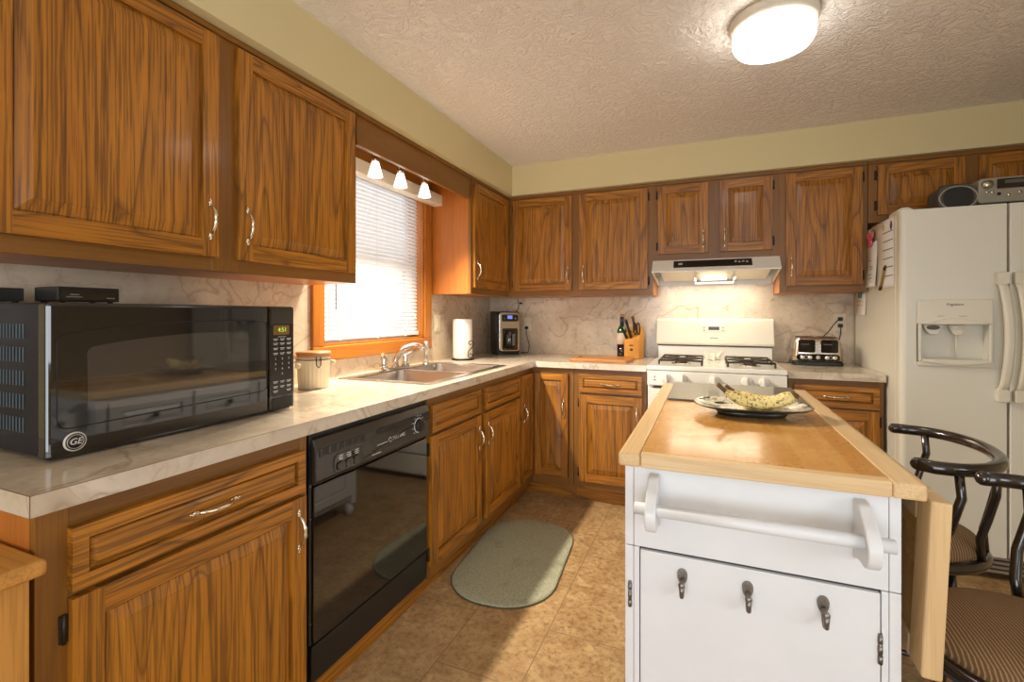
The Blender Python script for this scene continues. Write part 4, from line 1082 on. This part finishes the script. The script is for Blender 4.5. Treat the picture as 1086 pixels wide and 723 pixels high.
c = thing('magnet_clip', 'small green magnet clip holding the low paper slip', 'clip', (FXs-.005, -.17, 1.375))
q = MB(); q.prism([(-.02, -.03), (.02, -.03), (.028, .02), (-.028, .02)], 'x', -.010, 0); q.build('grip', plain('clip_green', lin(28, 104, 72), .4), c, bevel=.002)
c = thing('pen', 'gold and black pen hanging at a slant on the list pad', 'pen', (FXs-.003, -.585, 1.44))
q = MB(); q.tube([(-.006, .035, -.045), (-.006, -.02, .04)], .007, 8, 0); q.build('barrel', plain('pen_gold', lin(150, 118, 52), .35), c)
q = MB(); q.tube([(-.006, -.02, .04), (-.006, -.035, .062)], [.007, .005], 8).tube([(-.006, .035, -.045), (-.006, .05, -.062)], [.0075, .007], 8); q.build('cap', blackplastic, c)

# ------------------------------------------------------------------ boombox on the refrigerator
bb = thing('boombox', 'dark grey portable radio with silver control face on top of the refrigerator', 'radio', (3.10, -.60, fh+.0005), 0)
spk = plain('radio_dark', lin(70, 66, 58), .45); sil = plain('radio_silver', lin(150, 142, 124), .35)
for s in (-1, 1):
    q = MB(); cx = s*.225
    q.loft([[(cx+a*k, y, .068+z*k2) for a, z in rr(-.080, -.066, .080, .066, .045, 6)] for y, k, k2 in ((.09, .8, .85), (.04, 1.05, .98), (-.05, 1.0, 1.0), (-.07, .94, .94))], 0, True)
    sp_ = q.build('speaker_pod', spk, bb)
    q = MB(); q.tube([(cx+.076*math.cos(a*PI/16)*(1 if abs(math.cos(a*PI/16)) < .8 else .97), -.068, .068+.056*math.sin(a*PI/16)) for a in range(32)], .004, 6, closed=True); q.build('grille_ring', sil, sp_)
    q = MB(); q.lathe([(.060, 0), (.045, .012), (.018, .02), (.012, .012), (.001, .010)], (cx, -.0705, .068), 28, 0, 'y'); q.build('speaker_cone', blackplastic, sp_)
    q = MB(); q.ell((cx, -.062, .068), (.004, .004, .004), 5); q.build('cone_cap', grey_mark, sp_)
q = MB(); q.rrect(-.150, .030, .150, .150, .014, 'y', -.075, .08); ce = q.build('control_body', sil, bb, bevel=.004)
q = MB(); q.rrect(-.145, .0, .145, .034, .010, 'y', -.055, .08); q.build('tape_deck', blackplastic, bb, bevel=.003)
q = MB(); q.rrect(-.082, .095, .082, .142, .005, 'y', -.078, -.070); dpn = q.build('display_panel', blackgloss, ce)
q = MB(); q.rrect(-.055, .118, .02, .134, .002, 'y', -.0788, -.077); q.build('display', grey_lcd, dpn)
for x in (-.118, .118):
    q = MB(); q.lathe([(.022, 0), (.020, -.014), (.001, -.016)], (x, -.075, .118), 24, 0, 'y'); q.build('knob', metal('knob_steel', lin(190, 182, 164), .3), ce)
for x in (-.12, -.10, -.075, -.04, 0, .04, .08, .11):
    q = MB(); q.lathe([(.008, 0), (.007, -.005), (.001, -.006)], (x, -.075, .072+.01*math.sin(x*40)), 14, 0, 'y'); q.build('button', chrome if int(x*1000) % 2 == 0 else blackplastic, ce)
q = MB(); q.tube([(-.26, .03, .128), (-.255, .05, .150), (-.2, .06, .156), (.2, .06, .156), (.255, .05, .150), (.26, .03, .128)], .008, 8); q.build('carry_handle', spk, bb)

# ------------------------------------------------------------------ kitchen island
IX0, IX1, IY0, IY1, IZ = 1.5327, 2.125, -2.532, -1.275, .914
isl = thing('kitchen_island', 'white island cart with butcher block top and a folded drop leaf', 'kitchen island', (1.83, -1.9, 0))
ox, oy = -1.83, 1.9
def ib(q, x0, y0, z0, x1, y1, z1, m=0): return q.box(x0+ox, y0+oy, z0, x1+ox, y1+oy, z1, m)
BX0, BX1, BY0, BY1 = 1.545, 2.092, -2.505, -1.31
q = MB(); ib(q, BX0+.012, BY0+.014, .10, BX1-.012, BY1-.012, IZ-.03); q.build('body', white, isl)
for x0, x1 in ((BX0, BX0+.020), (BX1-.020, BX1)):
    q = MB(); ib(q, x0, BY0, .07, x1, BY0+.04, .682); ib(q, x0, BY0, .684, x1, BY0+.04, IZ-.032); q.build('corner_post', white, isl, bevel=.0015)
    q = MB(); ib(q, x0, BY1-.04, .07, x1, BY1, IZ-.032); q.build('corner_post', white, isl, bevel=.0015)
q = MB(); ib(q, BX0+.021, BY0, .684, BX1-.021, BY0+.015, IZ-.032); q.build('apron', white, isl, bevel=.0015)
q = MB(); ib(q, BX0+.021, BY0, .10, BX0+.034, BY0+.015, .682); ib(q, BX1-.033, BY0, .10, BX1-.021, BY0+.015, .682); ib(q, BX0+.021, BY0, .07, BX1-.021, BY0+.015, .13); q.build('front_rail', white, isl, bevel=.001)
q = MB(); ib(q, BX0+.034, BY0+.008, .13, BX1-.033, BY0+.0145, .682); q.build('door_gap', plain('gap_grey', lin(60, 60, 62), .8), isl)
q = MB(); ib(q, BX0+.0365, BY0-.002, .135, BX1-.0355, BY0+.013, .6775); idr = q.build('door', white, isl, bevel=.0015)
for x in (BX1-.036, BX0+.012):
    q = MB(); q.tube([(x+ox, BY0-.003+oy, .535), (x+ox, BY0-.003+oy, .597)], .004, 8)
    for k in range(3): q.tube([(x+ox, BY0-.003+oy, .537+.02*k), (x+ox, BY0-.003+oy, .552+.02*k)], .0048, 8)
    q.build('hinge', hook_metal, idr)
for X in (1.677, 1.814, 1.957):
    x = X+ox; y = BY0-.002+oy; z = .632
    q = MB(); q.prism([(x+.0115*math.cos(a), z+.006+(.014 if math.sin(a) > 0 else .022)*math.sin(a)) for a in [2*PI*k/20 for k in range(20)]], 'y', y-.003, y)
    q.tube([(x, y-.003, z-.004), (x, y-.012, z-.024), (x, y-.022, z-.034), (x, y-.031, z-.030), (x, y-.034, z-.018), (x, y-.033, z-.006)], [.005, .005, .005, .0052, .0055, .0065], 8)
    q.ell((x, y-.033, z-.004), (.0075, .0055, .0075), 6); q.ell((x-.004, y-.004, z+.010), (.0022, .0015, .0022), 5); q.ell((x+.004, y-.004, z+.010), (.0022, .0015, .0022), 5)
    q.build('coat_hook', hook_metal, isl)
# towel bar
for x0, x1 in ((1.603, 1.627), (2.010, 2.034)):
    q = MB(); y = BY0+oy
    ctl = [(y, .866), (y-.030, .864), (y-.052, .852), (y-.085, .832), (y-.103, .812), (y-.106, .792), (y-.097, .770), (y-.078, .757), (y-.052, .756), (y-.028, .752), (y, .740)]
    out = []
    for i_ in range(len(ctl)-1):
        p0, p1, p2, p3 = [Vector(ctl[max(0, min(len(ctl)-1, i_+k))]) for k in (-1, 0, 1, 2)]
        for k in range(4):
            t = k/4; out.append(tuple(.5*((2*p1)+(p2-p0)*t+(2*p0-5*p1+4*p2-p3)*t*t+(3*p1-p0-3*p2+p3)*t**3)))
    q.prism(out+[ctl[-1]], 'x', x0+ox, x1+ox); q.build('bar_bracket', white, isl, bevel=.003)
q = MB(); q.tube([(1.578+ox, BY0-.075+oy, .806), (2.060+ox, BY0-.075+oy, .806)], .0135, 20); q.build('towel_bar', white, isl)
# left flank: drawer fronts and doors with dark knobs
for k in range(3):
    y0 = BY0+.05+k*.372; y1 = y0+.355
    def flank(z0, z1, name):
        q = MB(); M = Matrix.Translation((BX0+.012+ox, y0+oy, z0)) @ Matrix.Rotation(-R90, 4, 'Z')
        q.M = M; Wd = y1-y0
        raised(q, -Wd, 0, 0, z1-z0, 0, .045, .02, .018, 0, 0, 0)
        d = q.build(name, white, isl, bevel=.002)
        q = MB(); q.M = M; q.lathe([(.006, 0), (.006, -.012), (.014, -.018), (.012, -.026), (.001, -.028)], (-Wd/2 if name == 'drawer' else -Wd+.03, -.018, (z1-z0)/2), 16, 0, 'y'); q.build('knob', dark_metal, d)
    flank(.70, .86, 'drawer'); flank(.13, .685, 'cupboard_door')
for x in (BX0+.03, BX1-.03):
    for y in (BY0+.03, BY1-.03):
        q = MB(); q.lathe([(.022, 0), (.026, .03), (.02, .07)], (x+ox, y+oy, 0), 16); q.build('foot', white, isl)
# top
tz0 = IZ-.030
q = MB(); ib(q, IX0+.052, IY0+.032, tz0, IX1-.055, IY1-.001, IZ-.0004); tp = q.build('top', butcher_m, isl)
q = MB(); ib(q, IX0, IY0, tz0-.002, IX0+.0515, IY1, IZ); q.build('top_border', maple['y'], isl, bevel=.007, seg=3)
q = MB(); ib(q, IX1-.0545, IY0, tz0-.002, IX1, IY1, IZ); q.build('top_border', maple['y'], isl, bevel=.005, seg=3)
q = MB(); ib(q, IX0+.052, IY0+.0005, tz0-.002, IX1-.055, IY0+.0315, IZ); q.build('top_border', maple['x'], isl, bevel=.003)
# folded leaf on the right
lf = Matrix.Translation((IX1+.004+ox, oy, IZ-.029)) @ Matrix.Rotation(math.radians(2.6), 4, 'Y')
Lh = .346
def lbox(q, x0, y0, z0, x1, y1, z1, m=0):
    q.M = lf; q.box(x0, y0, z0, x1, y1, z1, m); q.M = None; return q
q = MB(); lbox(q, .010, -2.47, -.305, .026, -1.36, -.05); leaf = q.build('drop_leaf', butcher_m, isl)
q = MB(); lbox(q, .002, -2.53, -Lh, .036, -2.462, 0); q.build('leaf_end_board', maple['z'], leaf, bevel=.005)
q = MB(); lbox(q, .002, -1.36, -Lh, .036, -1.29, 0); q.build('leaf_end_board', maple['z'], leaf, bevel=.005)
q = MB(); lbox(q, .002, -2.461, -Lh, .036, -1.361, -.300); q.build('leaf_long_board', maple['y'], leaf, bevel=.004)
q = MB(); lbox(q, .002, -2.461, -.06, .036, -1.361, 0); q.build('leaf_long_board', maple['y'], leaf, bevel=.004)
q = MB(); ib(q, BX1, -2.44, .46, 2.106, -1.36, .478); ib(q, BX1, -2.44, .432, 2.102, -1.36, .46, 1); q.build('side_ledge', [pine['y'], blackplastic], isl, bevel=.002)

sl = MB(); sl.box(1.586, -1.755, 0, 2.068, -1.278, .007)
tag(sl.build('stone_slab', slab_m, loc=(0, 0, IZ+.0003), bevel=.001), 'dark polished stone slab lying across the far end of the butcher block', 'slab')

# plate with bananas
pl = thing('plate', 'oblong cream and green painted platter on the island top', 'plate', (1.862, -1.93, IZ+.0005), .12)
q = MB()
def pring(sx, sy, z): return [(sx*(abs(math.cos(a))**.72)*(1 if math.cos(a) >= 0 else -1), sy*(abs(math.sin(a))**.72)*(1 if math.sin(a) >= 0 else -1), z) for a in [2*PI*k/48 for k in range(48)]]
q.loft([pring(.105, .062, .020), pring(.122, .078, .024), pring(.168, .118, .034), pring(.173, .122, .036), pring(.173, .122, .0335), pring(.166, .115, .029), pring(.128, .082, .019), pring(.11, .068, .016)], 0, True)
q.f = q.f; k = len(q.m)
for i_ in range(k):
    if 48*4 <= i_ < 48*7: q.m[i_] = 1
q.build('dish', [plate_m, plate_dark], pl)
q = MB(); q.tube(pring(.1735, .1225, .0345), .0016, 6, closed=True); q.build('rim_line', plate_dark, pl)
q = MB(); q.loft([pring(.112, .070, .0155), pring(.100, .058, .0), ], 0, True); q.build('foot_base', plate_dark, pl)
q = MB()
for i in range(7):
    a = 2.3+.22*i; q.prism([(.13*math.cos(a)+.02*math.cos(t*PI/4+i), .088*math.sin(a)+.012*math.sin(t*PI/4+i)) for t in range(8)], 'z', .0285+.001*i, .0292+.001*i)
q.build('painted_leaves', plain('leaf_green', lin(26, 92, 52), .2, coat=.4), pl)
def banana(label, off, rz, L, bend, rise, r=.0185):
    c = thing('banana', label, 'banana', (off[0], off[1], off[2]), rz, 'bananas on the platter')
    pts, rs = [], []
    n = 22
    for i in range(n+1):
        t = i/n; a = (t-.55)*bend
        R_ = L/bend
        pts.append((R_*math.sin(a), 0, R_*(1-math.cos(a))))
        e = min(1, (t/.16)**.6 if t < .16 else 1)
        k = .32+.68*min(1, max(0, (t-.12)/.20))**.8 if t < .32 else (1 if t < .86 else 1-.62*((t-.86)/.14)**1.6)
        rs.append(r*k)
    q = MB(); q.tube(pts[3:-1], rs[3:-1], 12); q.build('fruit', banana_m, c)
    q = MB(); q.tube(pts[0:5], [r*.36, r*.33]+rs[2:5], 10); q.build('stem', banana_tip, c)
    q = MB(); q.tube(pts[-2:], [rs[-2]*1.02, r*.22], 10); q.build('tip', banana_tip, c)
    return c
banana('spotted yellow banana in front on the platter, stem raised at left', (1.885, -1.945, IZ+.042), .03, .255, 1.55, 0, .0205)
banana('spotted yellow banana lying behind the front one on the platter', (1.905, -1.893, IZ+.040), -.16, .235, 1.3, 0, .019)

# ------------------------------------------------------------------ rug
q = MB()
def srect(i, z):
    return [(a, b3, z) for a, b3 in rr(-.25+i, -.435+i, .25-i, .435-i, .23-i, 12)]
rg = thing('rug', 'grey-green oval bath-style rug on the tile floor by the sink', 'rug', (.825, -1.425, .0), math.radians(5))
q.loft([srect(.004, .0005), srect(0, .004), srect(.002, .010), srect(.012, .0125), srect(.10, .013)], 0, True); q.build('pile', rug_m, rg)
q = MB(); q.tube(srect(0, .004), .003, 6, closed=True); q.build('binding', plain('rug_binding', lin(92, 80, 58), .9), rg)

# ------------------------------------------------------------------ stools
def stool(label, x, y, rz):
    c = thing('bar_stool', label, 'stool', (x, y, 0), rz, 'stools along the island')     # local -x = front, hoop at +x
    zs, zh, r = .495, .80, .212
    q = MB(); q.lathe([(.001, zs-.012), (r*.9, zs-.012), (r*.99, zs+.004), (r*1.0, zs+.016), (r*.95, zs+.034), (r*.75, zs+.050), (r*.4, zs+.058), (.001, zs+.060)], (0, 0, 0), 48); q.build('seat', fabric_m, c)
    q = MB(); q.tube([(r*1.03*math.cos(a*PI/24), r*1.03*math.sin(a*PI/24), zs-.014) for a in range(48)], .0165, 10, closed=True); q.build('seat_frame', chair_metal, c)
    hw, dp, x0 = .272, .19, .055
    P = [(x0-.035, -hw+.01, zh+.002)]
    for k in range(25):
        a = -PI/2+PI*k/24; P.append((x0+dp*math.cos(a)**.85 if abs(math.cos(a)) > 1e-6 else x0, hw*math.sin(a), zh))
    P.append((x0-.035, hw-.01, zh+.002))
    q = MB(); q.tube(P, .019, 12); q.ell(P[0], (.019, .019, .019), 7); q.ell(P[-1], (.019, .019, .019), 7); q.build('arm_hoop', chair_metal, c)
    def hp(a): return Vector((x0+dp*math.cos(a)**.85, hw*math.sin(a), zh))
    for s in (-1, 1):
        q = MB(); p0 = Vector((x0+.055, s*hw*.955, zh)); p3 = Vector((.07, s*r*.98, zs-.014))
        q.tube([p0, p0+Vector((.006, s*.004, -.08)), (p0+p3)/2+Vector((0, s*.03, -.02)), p3+Vector((0, s*.022, .08)), p3], .012, 10); q.build('arm_post', chair_metal, c)
        for a in ((.10,) if s > 0 else (.62,)):
            h = hp(-a); e = Vector((r*1.03*math.cos(-a*.8), r*1.03*math.sin(-a*.8), zs-.014))
            q = MB(); q.tube([h, h.lerp(e, .22)+Vector((.004, 0, -.02)), h.lerp(e, .5)+Vector((-.004, 0, -.01)), h.lerp(e, .78)+Vector((-.012, 0, .01)), e], .011, 10); q.build('back_spindle', chair_metal, c)
    for k in range(4):
        a = PI/4+k*PI/2
        q = MB(); q.tube([(r*.78*math.cos(a), r*.78*math.sin(a), zs-.02), (r*.86*math.cos(a), r*.86*math.sin(a), .25), (r*1.02*math.cos(a), r*1.02*math.sin(a), .008)], .0125, 10); q.build('leg', chair_metal, c)
    q = MB(); q.tube([(r*.90*math.cos(a*PI/20), r*.90*math.sin(a*PI/20), .19) for a in range(40)], .009, 8, closed=True); q.build('footrest', chair_metal, c)
    return c
stool('brown metal hoop-back stool nearest the camera with striped tan seat in view', 2.405, -2.275, .02)
stool('brown metal hoop-back stool farther along, seat hidden behind the drop leaf', 2.335, -1.66, -.18)

# ------------------------------------------------------------------ wooden chest at the left edge
ch = thing('wooden_chest', 'honey wood side chest at the left end of the counter, partly out of frame', 'chest', (.33, -3.64, 0))
q = MB(); q.box(-.30, -.34, .06, .305, .40, .79); q.build('body', pine['z'], ch, bevel=.003)
q = MB(); q.box(-.325, -.36, .79, .339, .412, .82); q.build('top', pine['x'], ch, bevel=.010, seg=3)
q = MB(); q.box(-.29, -.33, 0, .295, .39, .06); q.build('plinth', pine['x'], ch)
